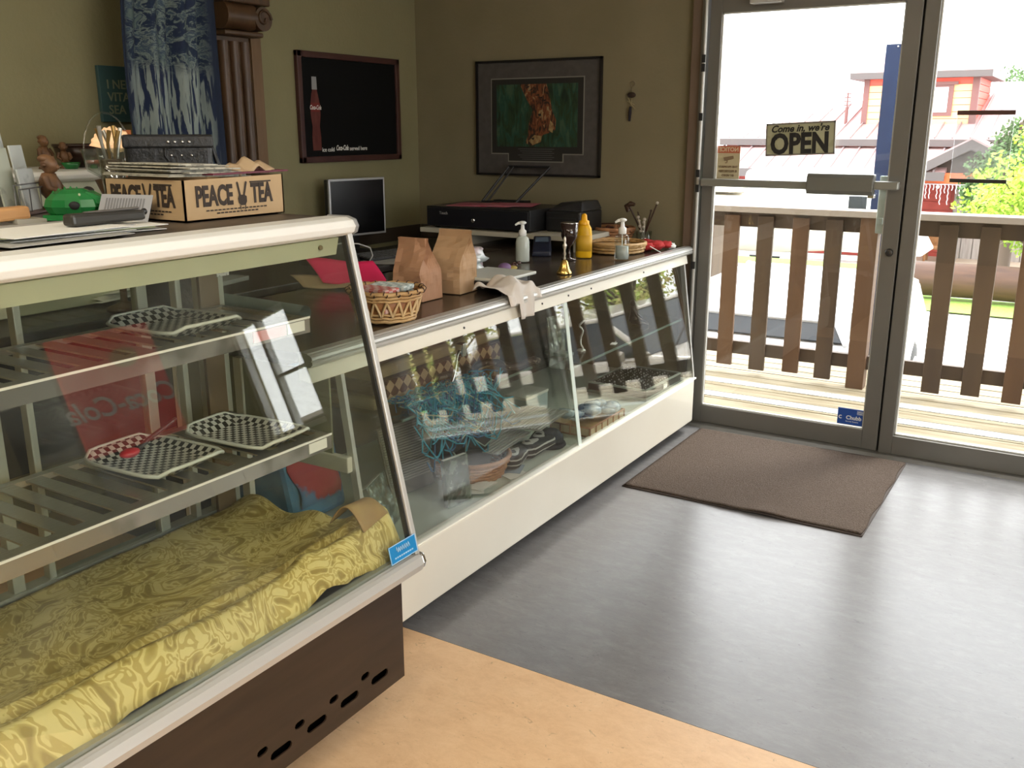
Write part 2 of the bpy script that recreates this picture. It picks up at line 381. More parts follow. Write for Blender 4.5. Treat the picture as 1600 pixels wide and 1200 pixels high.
def mirrored(s, size, x, z, parent, m, **k):
    o = text(s, size, m, parent, (x, .0038, z), FRONT, **k); o.scale = (-1, 1, 1); return o
mirrored('NOTICE', .026, .137, 1.368, nt_, mat('sticker_pale', (.75, .6, .4), .6), bold=.0008)
for q, (s, z) in enumerate((('THIS PROPERTY', 1.288), ('IS PROTECTED', 1.268), ('BY VIDEO', 1.248))):
    mirrored(s, .0135, .137, z, nt_, mat('sticker_ink', (.25, .16, .09), .7), bold=.0005)
mb = MB(); mb.prism([(.112, 1.332), (.160, 1.340), (.163, 1.327), (.150, 1.322), (.118, 1.316)], .0035, .0042, 'y'); mb.prism([(.128, 1.318), (.135, 1.319), (.133, 1.306), (.122, 1.304), (.122, 1.309), (.129, 1.310)], .0035, .0042, 'y')
mb.build('camera_pictogram', mat('sticker_ink', (0, 0, 0)), nt_)

# ---- window_1: tall glazed sidelight beside the door, two bays
w1 = sempty('window_1', (2.645, 0, 0))
def wpart(name, m, boxes, bevel=.002):
    mb = MB()
    for (x0, x1, y0, y1, z0, z1) in boxes: mb.box(x0 - 2.645, x1 - 2.645, y0, y1, z0, z1)
    return mb.build(name, m, w1, bevel)
wpart('window_frame', M_alum, [(2.648, 2.706, -.03, .05, .012, 2.14), (3.70, 3.76, -.03, .05, .012, 2.14)])
wpart('sill', M_alum, [(2.706, 3.70, -.03, .05, .012, .10)])
wpart('head', M_alum, [(2.706, 3.70, -.03, .05, 2.06, 2.14)])
wpart('glass_pane', M_glassd, [(2.706, 3.70, .005, .011, .10, 2.06)], 0)
wpart('glazing_bead', mat('pale_glazing_bead', (0, 0, 0)), [(2.706, 2.714, -.012, .004, .10, 2.06), (2.706, 3.70, -.012, .004, .10, .108)])
# frameless poster sleeve stuck on the sidelight
ps = thing('poster_sleeve', 'clear empty poster sleeve with dark bars stuck on the window beside the door', 'poster holder', (2.92, -.002, 1.39))
MB().box(-.107, .107, -.006, -.001, -.14, .14).build('clear_sleeve', glass_mat('hazy_plastic', (.93, .94, .95), .06, haze=.10, hazec=(.85, .87, .92)), ps)
MB().box(-.108, .108, -.010, -.0005, .128, .146).build('top_bar', mat('sleeve_bar_brown', (.07, .022, .015), .4), ps, .001)
MB().box(-.108, .108, -.010, -.0005, -.146, -.130).build('bottom_bar', mat('sleeve_bar_black', (.02, .018, .016), .4), ps, .001)

# ---- OPEN sign hanging on the glass
sg = thing('open_sign', 'hanging plastic sign reading Come in we are OPEN on the door glass', 'sign', (2.182, -.05, 1.422))
T = Matrix.Rotation(-.045, 4, 'Y')
sgp = bpy.data.objects.new('board', None)
mb = MB(); mb.box(-.152, .152, -.003, .003, -.072, .068, T); mb.build('board', mat('open_sign_cream', (.36, .35, .21), .5, c2=(.43, .42, .27), scale=14, lo=.45, hi=.5), sg)
mb = MB()
for b in ((-.154, .154, -.0045, .0045, .062, .070), (-.154, .154, -.0045, .0045, -.074, -.066), (-.154, -.148, -.0045, .0045, -.072, .068), (.148, .154, -.0045, .0045, -.072, .068)): mb.box(*b, T)
mb.build('border', mat('open_sign_border', (.20, .185, .15), .5), sg)
o = text('OPEN', .122, M_blackink, sg, (0, -.0042, -.026), (PI / 2, -.045, 0), bold=.0050, sx=.82); o.rotation_euler = (PI / 2, -.045, 0)
o = text('Come in, we\'re', .042, M_blackink, sg, (-.005, -.0042, .043), (PI / 2, -.045, 0), bold=.0012, shear=.3, sx=.98)
mb = MB(); mb.lathe([(0, 0), (.016, 0), (.016, .003), (0, .003)], 16, T=Matrix.Translation((-.108, -.007, -.002)) @ Matrix.Rotation(PI / 2, 4, 'X'))
mb = MB(); mb.tube([(-.108 + .006 * math.cos(a * PI / 5), -.0055, -.002 + .006 * math.sin(a * PI / 5)) for a in range(10)], .0012, 5, closed=True); mb.build('suction_ring', M_blackink, sg)
for ca, cb_ in (((-.085, -.004, .066), (-.062, .02, .155)), ((.085, -.004, .072), (.068, .02, .215))): MB().tube([ca, cb_], .0012, 5).build('chain', mat('chain_grey', (.4, .4, .38), .4, metal=.6), sg)

# ================================================================ WALL DECOR
# drinks chalkboard on wall_left
cb = thing('chalkboard', 'black menu chalkboard in dark wood frame with printed cola bottle', 'chalkboard', (.0, -.575, 1.565))
mb = MB()
for y0, y1, z0, z1 in ((-.39, .39, .232, .262), (-.39, .39, -.264, -.234), (-.39, -.36, -.264, .262), (.36, .39, -.264, .262)): mb.box(.002, .026, y0, y1, z0, z1)
mb.build('frame', mat('chalkboard_frame', (.05, .018, .016), .45, c2=(.07, .028, .022), scale=8), cb, .004)
MB().box(.004, .014, -.362, .362, -.236, .234).build('slate_panel', mat('slate_black', (.003, .003, .003), .8, spec=.2), cb)
text('ice cold', .029, M_paper, cb, (.0150, -.192, -.203), FACEX, bold=.0002)
text('Coca-Cola', .036, M_paper, cb, (.0150, -.088, -.196), FACEX, bold=.0007, shear=.35, sx=.60)
text('served here', .029, M_paper, cb, (.0150, .038, -.200), FACEX, bold=.0002)
bt = MB(); prof = [(.030, -.205), (.032, -.14), (.026, -.09), (.036, -.03), (.035, .01), (.024, .06), (.014, .09)]
bt.prism([(-.272 + r * .98, z) for r, z in prof] + [(-.272 - r * .98, z) for r, z in prof[::-1]], .0145, .0155, 'x'); bt.build('printed_bottle', mat('cola_print_red', (.075, .008, .005), .5, c2=(.13, .03, .02), scale=30, stretch=(1, 1, .3)), cb)
bt2 = MB(); bt2.prism([(-.303, -.02), (-.241, -.02), (-.241, .022), (-.303, .022)], .0156, .0160, 'x'); bt2.build('bottle_label', mat('cola_label', (.16, .014, .010), .5), cb)
bt = MB(); bt.prism([(-.290, .085), (-.254, .085), (-.256, .145), (-.288, .145)], .0146, .0158, 'x'); bt.build('printed_bottle_top', mat('print_grey', (.30, .30, .30), .5), cb)
text('Coca-Cola', .030, M_paper, cb, (.0162, -.272, .0), FACEX, bold=.0004, shear=.35, sx=.62)

# framed tiger print on wall_back
tp = thing('tiger_print', 'framed tiger print with stepped grey mat and black frame', 'picture', (.79, 0, 1.517))
mb = MB()
for x0, x1, z0, z1 in ((-.377, .377, .283, .295), (-.377, .377, -.297, -.285), (-.377, -.365, -.297, .295), (.365, .377, -.297, .295)): mb.box(x0, x1, -.022, -.001, z0, z1)
mb.build('frame', mat('thin_black_frame', (.012, .01, .01), .35), tp)
MB().box(-.366, .366, -.012, -.002, -.286, .284).build('mat_board', mat('grey_mat_board', (.065, .058, .054), .7, c2=(.078, .07, .065), scale=30), tp)
step = [(-.282, .205), (.282, .205), (.282, -.185), (.165, -.185), (.165, -.225), (-.175, -.225), (-.175, -.185), (-.282, -.185)]
mb = MB(); mb.prism(step, -.0145, -.0125, 'y'); mb.build('inner_mat_border', mat('mat_pale_line', (.20, .19, .16), .6), tp)
mb = MB(); mb.prism([(x - .006 * (1 if x > 0 else -1), z - .006 * (1 if z > 0 else -1)) for x, z in step], -.0155, -.0128, 'y'); mb.build('inner_mat', mat('mat_black', (.018, .016, .014), .6), tp)
def tiger(nt):
    co = objco(nt); s = N(nt, 'ShaderNodeSeparateXYZ'); nt.links.new(co, s.inputs[0])
    n = N(nt, 'ShaderNodeTexNoise', Scale=14.0, Detail=6.0, Distortion=1.0); nt.links.new(objco(nt, (2.4, 1, .7)), n.inputs[0])
    return ramp(nt, n.outputs[0], [(.32, (.006, .018, .010)), (.46, (.022, .045, .018)), (.54, (.012, .055, .038)), (.68, (.05, .09, .05))]), None
MB().box(-.245, .245, -.0162, -.0150, -.145, .172).build('grass_picture', ramp_mat('painted_grass', tiger, .5), tp)
def fur(nt):
    w = N(nt, 'ShaderNodeTexNoise', Scale=26.0, Detail=3.0, Distortion=1.4); nt.links.new(objco(nt, (1.6, 1, .7)), w.inputs[0])
    return ramp(nt, w.outputs[0], [(.40, (.02, .012, .008)), (.49, (.15, .045, .018)), (.58, (.22, .08, .03)), (.64, (.30, .22, .11))]), None
tg = MB(); tg.prism([(-.10, .172), (.06, .172), (.075, .13), (.095, .04), (.12, -.01), (.115, -.06), (.075, -.075), (.04, -.085), (.02, -.125), (-.03, -.14), (-.065, -.125), (-.05, -.09), (-.045, -.03), (-.02, .04), (-.06, .10)], -.0170, -.0160, 'y')
tg.build('tiger_face', ramp_mat('painted_fur', fur, .5), tp)
for q in ([(-.045, -.115), (-.01, -.085), (.035, -.09), (.03, -.12), (-.02, -.135)], [(.085, -.01), (.105, -.03), (.10, -.075), (.075, -.06)], [(.02, .04), (.045, .03), (.03, .0), (.01, .01)]):
    MB().prism(q, -.0176, -.0168, 'y').build('pale_fur_patch', mat('painted_cream_fur', (.38, .28, .12), .5, c2=(.2, .1, .04), scale=60), tp)
MB().prism([(.012, .022), (.03, .024), (.032, .012), (.016, .01)], -.0182, -.0174, 'y').build('eye', M_blackink, tp)
MB().prism([(-.03, -.10), (-.008, -.098), (-.016, -.112)], -.0182, -.0174, 'y').build('nose', M_blackink, tp)
for k in range(6): MB().prism([(-.07 + k * .02, .15 - k * .012), (-.04 + k * .02, .165 - k * .014), (-.045 + k * .02, .155 - k * .014)], -.0180, -.0174, 'y').build('dark_stripe', M_blackink, tp)
mb = MB()
for k in range(6): mb.box(-.11 + .012 * (k % 3), .11 - .012 * (k % 2), -.0162, -.0154, -.158 - k * .0105, -.1555 - k * .0105)
mb.build('caption_line', mat('caption_grey', (.10, .10, .10), .6), tp)

# beaded hanging charm
ch = thing('wall_charm', 'small hanging wall charm with dark fan, crossed twigs and black tassel', 'wall ornament', (1.33, -.006, 1.6))
mb = MB(); mb.tube([(.012 * math.cos(a * PI / 6), 0, .078 + .013 * math.sin(a * PI / 6)) for a in range(12)], .0018, 5, closed=True); mb.tube([(0, 0, .065), (0, 0, .035)], .0018, 5); mb.build('hanging_ring', mat('charm_cord', (.20, .16, .09), .6), ch)
mb = MB(); mb.ball((0, -.004, .024), .022, 12, 8, (1.05, .3, .62)); mb.build('dark_fan', mat('charm_dark', (.03, .018, .014), .5), ch)
mb = MB(); mb.tube([(-.018, -.006, .012), (.0, -.006, -.02), (.022, -.006, -.042)], .0026, 6); mb.tube([(-.02, -.006, -.004), (.018, -.006, -.022)], .0024, 6); mb.tube([(0, 0, .01), (0, -.002, -.03)], .002, 5)
mb.build('crossed_twig', mat('charm_straw', (.32, .26, .14), .6), ch)
mb = MB(); mb.tube([(-.004, -.004, -.03), (-.006, -.004, -.06), (-.008, -.004, -.10)], [.006, .009, .006], 8); mb.build('tassel', mat('charm_tassel', (.012, .008, .014), .8), ch)

# ================================================================ CARVED PILASTER, CLOTH, BACK SHELF
pl = thing('carved_pilaster', 'carved dark wood pilaster with scroll capital against the left wall', 'pilaster', (0, -1.33, 0))
mb = MB(); mb.box(.002, .05, -.165, .105, .0, 2.75); mb.build('backboard', M_wood, pl, .003)
mb = MB(); mb.box(.05, .062, .045, .105, .0, 1.86); mb.build('edge_strip', M_woodl, pl, .003)
for y in (-.12, -.06, .0):
    mb = MB(); mb.tube([(.065, y, .0), (.065, y, 1.83)], .026, 10); mb.build('reeded_shaft', M_wood, pl)
mb = MB(); mb.box(.05, .13, -.16, .06, 1.85, 1.87); mb.box(.05, .15, -.18, .09, 1.98, 2.75); mb.build('capital_block', M_wood, pl, .006)
mb = MB()
mb.tube([(.06, .040, 1.925), (.155, .040, 1.925)], .050, 20)
sp_ = [(.158, .040 + (.045 - .0033 * k) * math.cos(k * .55), 1.925 + (.045 - .0033 * k) * math.sin(k * .55)) for k in range(13)]
mb.tube(sp_, .006, 6); mb.build('scroll_volute', M_wood, pl)
mb = MB(); mb.tube([(.10, -.16, 1.93), (.10, .01, 1.93)], .058, 14); mb.build('scroll_roll', M_wood, pl)

# tie-dyed cloth hanging from a rod
def tiedye(nt):
    co = objco(nt, (1, 1, 1)); s = N(nt, 'ShaderNodeSeparateXYZ'); nt.links.new(co, s.inputs[0])
    a = N(nt, 'ShaderNodeTexNoise', Scale=17.0, Detail=5.0, Distortion=.7, Roughness=.65); nt.links.new(objco(nt, (1, 1.0, 1.7)), a.inputs[0])
    ra = ramp(nt, a.outputs[0], [(.36, (.006, .014, .045)), (.46, (.009, .022, .05)), (.52, (.16, .20, .18)), (.58, (.02, .04, .08)), (.66, (.10, .14, .13))])
    b = N(nt, 'ShaderNodeTexNoise', Scale=9.0, Detail=5.0, Distortion=.4); nt.links.new(objco(nt, (1, 9.0, .7)), b.inputs[0])
    rb = ramp(nt, b.outputs[0], [(.40, (.006, .014, .05)), (.47, (.010, .022, .055)), (.51, (.24, .28, .26)), (.70, (.18, .22, .22))])
    mr = N(nt, 'ShaderNodeMapRange'); mr.inputs[1].default_value = 1.72; mr.inputs[2].default_value = 1.66; nt.links.new(s.outputs['Z'], mr.inputs[0])
    mx = N(nt, 'ShaderNodeMix', data_type='RGBA'); nt.links.new(mr.outputs[0], mx.inputs[0]); nt.links.new(ra, mx.inputs[6]); nt.links.new(rb, mx.inputs[7])
    ey = N(nt, 'ShaderNodeMath', operation='ABSOLUTE'); sb = N(nt, 'ShaderNodeMath', operation='ADD'); sb.inputs[1].default_value = 1.885; nt.links.new(s.outputs['Y'], sb.inputs[0]); nt.links.new(sb.outputs[0], ey.inputs[0])
    me_ = N(nt, 'ShaderNodeMapRange'); me_.inputs[1].default_value = .165; me_.inputs[2].default_value = .2; nt.links.new(ey.outputs[0], me_.inputs[0])
    m2 = N(nt, 'ShaderNodeMix', data_type='RGBA'); nt.links.new(me_.outputs[0], m2.inputs[0]); nt.links.new(mx.outputs[2], m2.inputs[6]); m2.inputs[7].default_value = (.004, .011, .032, 1)
    return m2.outputs[2], None
cl = thing('tie_dye_cloth', 'blue and white tie-dyed cloth hanging beside the carved wooden pilaster', 'cloth')
mb = MB()
def fc(u, v):
    y = -2.095 + .43 * u + .02 * math.sin(v * 7) * (1 - u) + (.03 * (1 - v) * (u - .3)); z = 2.62 - 1.50 * v
    return (.25 + .022 * math.sin(u * 19 + v * 2) * (.4 + v) + .012 * math.sin(u * 41 + 3 * v), y, z)
mb.grid(fc, 60, 40, .003); mb.build('cloth', ramp_mat('tie_dye', tiedye, .85), cl)
mb = MB(); mb.tube([(.25, -2.2, 2.63), (.25, -1.6, 2.63)], .012, 10); mb.box(.0, .26, -2.19, -2.175, 2.62, 2.64); mb.box(.0, .26, -1.62, -1.605, 2.62, 2.64); mb.build('hanging_rod', M_dark, cl)
# sea sign
sn = thing('message_sign', 'dark teal wall sign lettered I NEED VITAMIN SEA behind the tie-dyed cloth', 'sign', (.002, -1.91, 1.595))
MB().box(0, .018, -.13, .13, -.105, .105).build('sign_board', mat('teal_board', (.03, .075, .085), .6, c2=(.045, .10, .10), scale=4), sn, .002)
for s, z in (('I NEED', .035), ('VITAMIN', -.012), ('SEA', -.06)): text(s, .047, mat('sign_letter_green', (.22, .25, .17), .6), sn, (.0192, -.100, z), FACEX, bold=.0006, align='LEFT')
# cream back unit with rounded white top behind the glass case
bu = thing('back_cabinet', 'cream back cabinet with rounded white top rail behind the pastry case', 'cabinet', (0, -2.75, 0))
mb = MB(); mb.box(.03, .36, -.65, .55, .86, 1.29); mb.build('body', M_innerwhite, bu, .004)
mb = MB(); mb.prism([(.02, 1.29), (.37, 1.29), (.39, 1.30), (.395, 1.313), (.385, 1.326), (.36, 1.33), (.02, 1.33)], -.66, .56, 'y'); mb.build('top_rail', M_whitep, bu, .003)
# things on it
def figurine(loc, rz, label, s=1, m=None):
    m = m or mat('carved_brown_wood', (.10, .045, .018), .5, c2=(.2, .10, .045), scale=25, lo=.4, hi=.6)
    t = thing('carved_figurine', label, 'figurine', loc, rz)
    f = lambda d: 1 + .18 * noise.noise(d * 3)
    b = MB(); b.lathe([(0, 0), (.030 * s, 0), (.028 * s, .010 * s), (0, .012 * s)], 14); b.build('base', m, t)
    b = MB(); b.ball((0, 0, .062 * s), .028 * s, 14, 10, (1, .9, 1.35), f); b.tube([(.01 * s, .012 * s, .008 * s), (.012 * s, .012 * s, .04 * s)], .009 * s, 8); b.tube([(.01 * s, -.012 * s, .008 * s), (.012 * s, -.012 * s, .04 * s)], .009 * s, 8); b.build('torso', m, t)
    b = MB(); b.tube([(0, .024 * s, .085 * s), (.012 * s, .034 * s, .06 * s), (.026 * s, .02 * s, .05 * s)], [.011 * s, .009 * s, .007 * s], 8); b.build('arm', m, t)
    b = MB(); b.tube([(0, -.024 * s, .085 * s), (.012 * s, -.034 * s, .06 * s), (.026 * s, -.02 * s, .05 * s)], [.011 * s, .009 * s, .007 * s], 8); b.build('arm', m, t)
    b = MB(); b.ball((.004 * s, 0, .118 * s), .022 * s, 14, 10, (1, .9, 1.1), f); b.ball((.024 * s, 0, .112 * s), .007 * s, 8, 6); b.ball((0, .021 * s, .118 * s), .006 * s, 6, 5); b.ball((0, -.021 * s, .118 * s), .006 * s, 6, 5); b.build('head', m, t)
    b = MB(); b.ball((-.004 * s, 0, .134 * s), .019 * s, 12, 6, (1.1, 1, .6)); b.build('cap', m, t)
    return t
figurine((.25, -2.45, 1.33), .2, 'small brown carved animal figurine standing on the white back ledge', .78)
figurine((.27, -2.39, 1.33), -.4, 'darker carved figurine right of its twin on white back ledge', .62)
t = thing('dark_bowl', 'round dark wooden bowl on the white back ledge under the shell', 'bowl', (.20, -2.27, 1.33))
mb = MB(); mb.lathe([(0, .0), (.05, 0), (.085, .03), (.095, .075), (.088, .075), (.078, .034), (.045, .01), (0, .01)], 24); mb.build('bowl_body', mat('dark_bowl_wood', (.028, .012, .008), .35), t)
mb = MB(); mb.tube([(.095 * math.cos(a * PI / 12), .095 * math.sin(a * PI / 12), .077) for a in range(24)], .005, 6, closed=True); mb.build('rim', mat('dark_bowl_wood', (0, 0, 0)), t)
t = thing('green_dish', 'small green dish on the white back ledge', 'dish', (.32, -2.40, 1.33))
mb = MB(); mb.lathe([(0, 0), (.02, 0), (.033, .022), (.03, .022), (.018, .004), (0, .004)], 16); mb.build('dish_body', M_green, t)
t = thing('red_flower', 'tiny orange red flower ornament on the white back ledge', 'ornament', (.33, -2.32, 1.33))
mb = MB(); mb.lathe([(0, 0), (.014, 0), (.010, .012), (0, .014)], 10); mb.build('base', M_green, t)
for k in range(6):
    a = k * PI / 3; mb = MB(); mb.ball((.016 * math.cos(a), .016 * math.sin(a), .022), .011, 8, 6, (1, 1, .6)); mb.build('petal', mat('flower_orange', (.55, .12, .05), .6), t)
# shell lamp: scallop shell on a glass bowl with wire handle
sh = thing('shell_lamp', 'glowing scallop shell ornament in a glass basket with hoop handle', 'lamp', (.55, -2.415, .86))
mb = MB(); mb.lathe([(0, 0), (.06, 0), (.06, .01), (.012, .03), (.012, .34), (.05, .44), (.0, .45)], 20); mb.build('stem', mat('lamp_stem_dark', (.06, .03, .015), .4), sh)
mb = MB(); mb.lathe([(.02, .44), (.07, .47), (.085, .54), (.082, .54), (.066, .474), (.018, .444)], 24); mb.build('glass_bowl', M_clear, sh)
def shl(u, v):
    a = (u - .5) * 2.5; r = .085 * v; w = 1 + .025 * math.cos(u * 66)
    return (.03 + .028 * math.sin(v * PI) , r * math.sin(a) * w * 1.05, .525 + .085 * v * math.cos(a) * w)
mb = MB(); mb.grid(shl, 66, 10, .003); mb.build('scallop_shell', mat('glowing_shell', (.85, .62, .40), .5, emit=(1, .55, .25), es=.22), sh)
mb = MB(); mb.tube([(0, .088 * math.cos(a * PI / 14), .53 + .125 * math.sin(a * PI / 14)) for a in range(15)], .0035, 6); mb.build('hoop_handle', M_clear, sh)
# low shell rim seen in front
tb = thing('orange_tube', 'orange cardboard tube standing beside the tie-dyed cloth', 'tube', (.44, -2.255, .86))
mb = MB(); mb.lathe([(0, 0), (.016, 0), (.016, .60), (.014, .60), (.014, .59), (0, .59)], 16); mb.build('tube_body', mat('tube_orange', (.50, .15, .05), .6), tb)
mb = MB(); mb.lathe([(0.0, .592), (.0135, .592), (.0135, .597), (0, .597)], 16); mb.build('tube_lining', mat('tube_pale', (.7, .5, .3), .6), tb)

# ================================================================ BACK DESK (behind the case) and clerk side
dk = thing('back_desk', 'dark desk running along the left wall behind the counters', 'desk', (0, 0, 0))
mb = MB(); mb.box(.135, .60, -4.2, -.02, .825, .855); mb.build('desk_top', mat('desk_dark', (.025, .022, .018), .4, c2=(.035, .03, .025), scale=4), dk, .004)
mb = MB(); mb.box(.005, .02, -2.0, -.02, .855, .93); mb.box(.02, .9, -.02, -.005, .855, .93); mb.build('backsplash', mat('backsplash_brown', (.05, .035, .022), .5), dk, .002)
mb = MB(); mb.box(.02, .56, -4.15, -4.1, 0, .825); mb.box(.02, .56, -1.6, -1.55, 0, .825); mb.box(.02, .56, -.08, -.03, 0, .825); mb.box(.02, .04, -4.1, -.05, .2, .825); mb.build('desk_panel', mat('desk_panel', (.03, .028, .024), .6), dk)
dk2 = thing('side_counter', 'dark side counter along the wall under the tiger print', 'counter', (0, 0, 0))
mb = MB(); mb.box(.602, .955, -.62, -.025, .875, .905); mb.build('counter_top', M_counter, dk2, .004)
mb = MB(); mb.box(.62, .95, -.60, -.57, 0, .875); mb.box(.62, .65, -.57, -.04, 0, .875); mb.build('counter_body', mat('desk_panel', (0, 0, 0)), dk2)

# monitor
mo = thing('computer_monitor', 'flat computer monitor with silver bezel standing on the back desk', 'monitor', (.16, -.74, .855), -.30)
mb = MB(); mb.lathe([(0, 0), (.10, 0), (.10, .008), (.02, .018), (0, .018)], 24); mb.build('foot', M_dark, mo)
mb = MB(); mb.box(-.035, -.01, -.02, .02, .012, .20); mb.build('neck', M_dark, mo, .004)
mb = MB(); mb.box(-.03, .008, -.178, .178, .085, .368); mb.build('housing', M_dark, mo, .008)
mb = MB()
for y0, y1, z0, z1 in ((-.178, .178, .358, .370), (-.178, .178, .084, .094), (-.178, -.167, .084, .370), (.171, .178, .084, .370)): mb.box(.0, .014, y0, y1, z0, z1)
mb.build('bezel', mat('silver_bezel', (.45, .45, .46), .35, metal=.5), mo, .002)
MB().box(.008, .0105, -.168, .172, .094, .359).build('screen', mat('screen_black', (.004, .004, .005), .25), mo)
mo.rotation_euler = (0, 0, -.18)
# keyboard + mouse + router
kb = thing('keyboard', 'black computer keyboard on the desk in front of the monitor', 'keyboard', (.44, -.82, .855), -.15)
mb = MB(); mb.hexa([(-.08, -.20, 0), (.08, -.20, 0), (.08, .20, 0), (-.08, .20, 0), (-.08, -.20, .026), (.08, -.20, .014), (.08, .20, .014), (-.08, .20, .026)]); mb.build('keyboard_body', M_dark, kb, .003)
mb = MB()
for i in range(5):
    for j in range(14): mb.box(-.066 + i * .028, -.042 + i * .028, -.19 + j * .0275, -.166 + j * .0275, .022 - i * .0018, .030 - i * .0022)
o = mb.build('keys', mat('key_grey', (.10, .10, .10), .5), kb); o['kind'] = 'stuff'
rt = thing('black_router', 'small black angled desk box between cardboard carton and monitor', 'device', (.35, -1.16, .855), .1)
mb = MB(); mb.hexa([(-.10, -.11, 0), (.10, -.11, 0), (.10, .11, 0), (-.10, .11, 0), (-.08, -.10, .17), (.04, -.10, .13), (.04, .10, .13), (-.08, .10, .17)]); mb.build('device_body', M_dark, rt, .006)
mb = MB(); mb.box(.052, .058, -.03, .03, .05, .056); mb.build('status_strip', mat('label_grey', (.3, .3, .3), .5), rt)
ph = thing('desk_papers', 'loose grey papers on the desk below the monitor', 'papers', (.50, -.98, .855), .4)
for k in range(3): MB().box(-.10 + .01 * k, .11, -.08, .08 - .01 * k, .001 + .002 * k, .0025 + .002 * k, Matrix.Rotation(.15 * k, 4, 'Z')).build('sheet', mat('grey_paper', (.35, .35, .33), .8), ph)
cd = MB(); cd.tube([(.42, -1.26, .95), (.46, -1.20, .962), (.50, -1.13, .955), (.535, -1.09, .935), (.54, -1.08, .90), (.52, -1.09, .860)], .0035, 6)
solo(cd, 'white_cable', mat('cable_grey', (.5, .5, .5), .5), 'thin pale cable looping down beside the monitor', 'cable')

# white riser with cash drawer, printer
rs = thing('riser_shelf', 'narrow white riser shelf under the black cash drawer', 'shelf', (.80, -.34, .905))
mb = MB(); mb.box(-.37, .55, -.23, .20, .052, .075); mb.build('shelf_board', mat('riser_cream', (.45, .42, .34), .6, c2=(.5, .47, .38), scale=10), rs, .002)
mb = MB(); mb.box(-.10, -.075, -.2, .18, 0, .052); mb.build('support', mat('riser_cream', (0, 0, 0)), rs)
mb = MB(); mb.box(.50, .525, -.2, .18, 0, .052); mb.build('support', mat('riser_cream', (0, 0, 0)), rs)
dr = thing('cash_drawer', 'black metal cash drawer with round lock on the riser shelf', 'cash drawer', (.76, -.35, .980))
mb = MB(); mb.box(-.30, .31, -.20, .20, .008, .108); mb.build('drawer_body', M_dark, dr, .004)
mb = MB(); mb.box(-.293, .303, -.206, -.199, .014, .10); mb.build('drawer_front', mat('drawer_front_black', (.008, .008, .012), .3), dr, .002)
for x in (-.26, .27):
    for y in (-.16, .16): MB().box(x - .01, x + .01, y - .01, y + .01, 0, .008).build('foot', M_rubber, dr)
mb = MB(); mb.lathe([(0, 0), (.010, 0), (.010, .006), (0, .006)], 16, T=Matrix.Translation((-.01, -.206, .048)) @ Matrix.Rotation(PI / 2, 4, 'X')); mb.build('lock', M_chrome, dr)
text('Touch', .020, mat('label_grey', (0, 0, 0)), dr, (-.19, -.2072, .076), FRONT, bold=.0003)
pk = thing('pink_flyers', 'pink flyers lying on top of the black cash drawer', 'papers', (.76, -.36, 1.088), .12)
for k, (x, a) in enumerate(((-.12, .1), (.02, -.12), (.10, .2))): MB().box(x - .11, x + .11, -.11, .11, .001 + .002 * k, .0025 + .002 * k, Matrix.Rotation(a, 4, 'Z')).build('flyer', mat('dusty_pink_paper', (.42, .06, .12), .7, c2=(.5, .2, .24), scale=10), pk)
wb_ = thing('paper_stand', 'black wire easel stand leaning behind the cash drawer', 'stand', (.68, -.10, 1.0))
fr = [(-.12, -.09, .09), (-.03, .04, .27), (.22, .04, .27), (.09, -.09, .09)]
for a, b in ((0, 1), (1, 2), (2, 3), (3, 0)):
    mb = MB(); mb.tube([fr[a], fr[b]], .0065, 6); mb.build('stand_bar', M_dark, wb_)
mb = MB(); mb.tube([(-.085, -.09, .09), (.0, .04, .27)], .005, 6); mb.build('stand_brace', M_dark, wb_)
mb = MB(); mb.box(-.10, .10, -.01, .05, -.095, .095); mb.build('stand_foot', M_dark, wb_, .003)
pr = thing('receipt_printer', 'black receipt printer right of the cash drawer', 'printer', (1.17, -.30, .980))
mb = MB(); mb.box(-.09, .10, -.12, .12, .0, .10); mb.build('printer_body', M_dark, pr, .01)
mb = MB(); mb.hexa([(-.09, -.10, .10), (.10, -.10, .10), (.10, .12, .10), (-.09, .12, .10), (-.05, -.04, .135), (.08, -.06, .145), (.08, .11, .145), (-.05, .11, .135)]); mb.build('printer_lid', mat('charcoal_plastic', (.02, .02, .022), .4), pr, .006)
mb = MB(); mb.box(-.07, .08, -.124, -.118, .06, .068); mb.build('paper_slot', M_rubber, pr)
ct = thing('card_terminal', 'dark blue card payment terminal on the counter below the printer', 'card terminal', (1.20, -.66, .905), .5)
mb = MB(); mb.hexa([(-.045, -.10, 0), (.045, -.10, 0), (.045, .09, 0), (-.045, .09, 0), (-.04, -.10, .022), (.04, -.10, .022), (.04, .08, .075), (-.04, .08, .075)]); mb.build('terminal_body', mat('navy_plastic', (.012, .016, .035), .35), ct, .006)
mb = MB(); T = Matrix.Translation((0, 0, .05)) @ Matrix.Rotation(.28, 4, 'X'); mb.box(-.03, .03, .01, .06, -.002, .004, T); mb.build('terminal_screen', mat('terminal_screen', (.10, .14, .2), .2), ct)
mb = MB(); T = Matrix.Translation((0, 0, .030)) @ Matrix.Rotation(.28, 4, 'X')
for i in range(4):
    for j in range(3): mb.box(-.028 + j * .02, -.014 + j * .02, -.075 + i * .018, -.062 + i * .018, .0, .006, T)
mb.build('keypad', mat('key_pale', (.55, .6, .65), .4), ct)

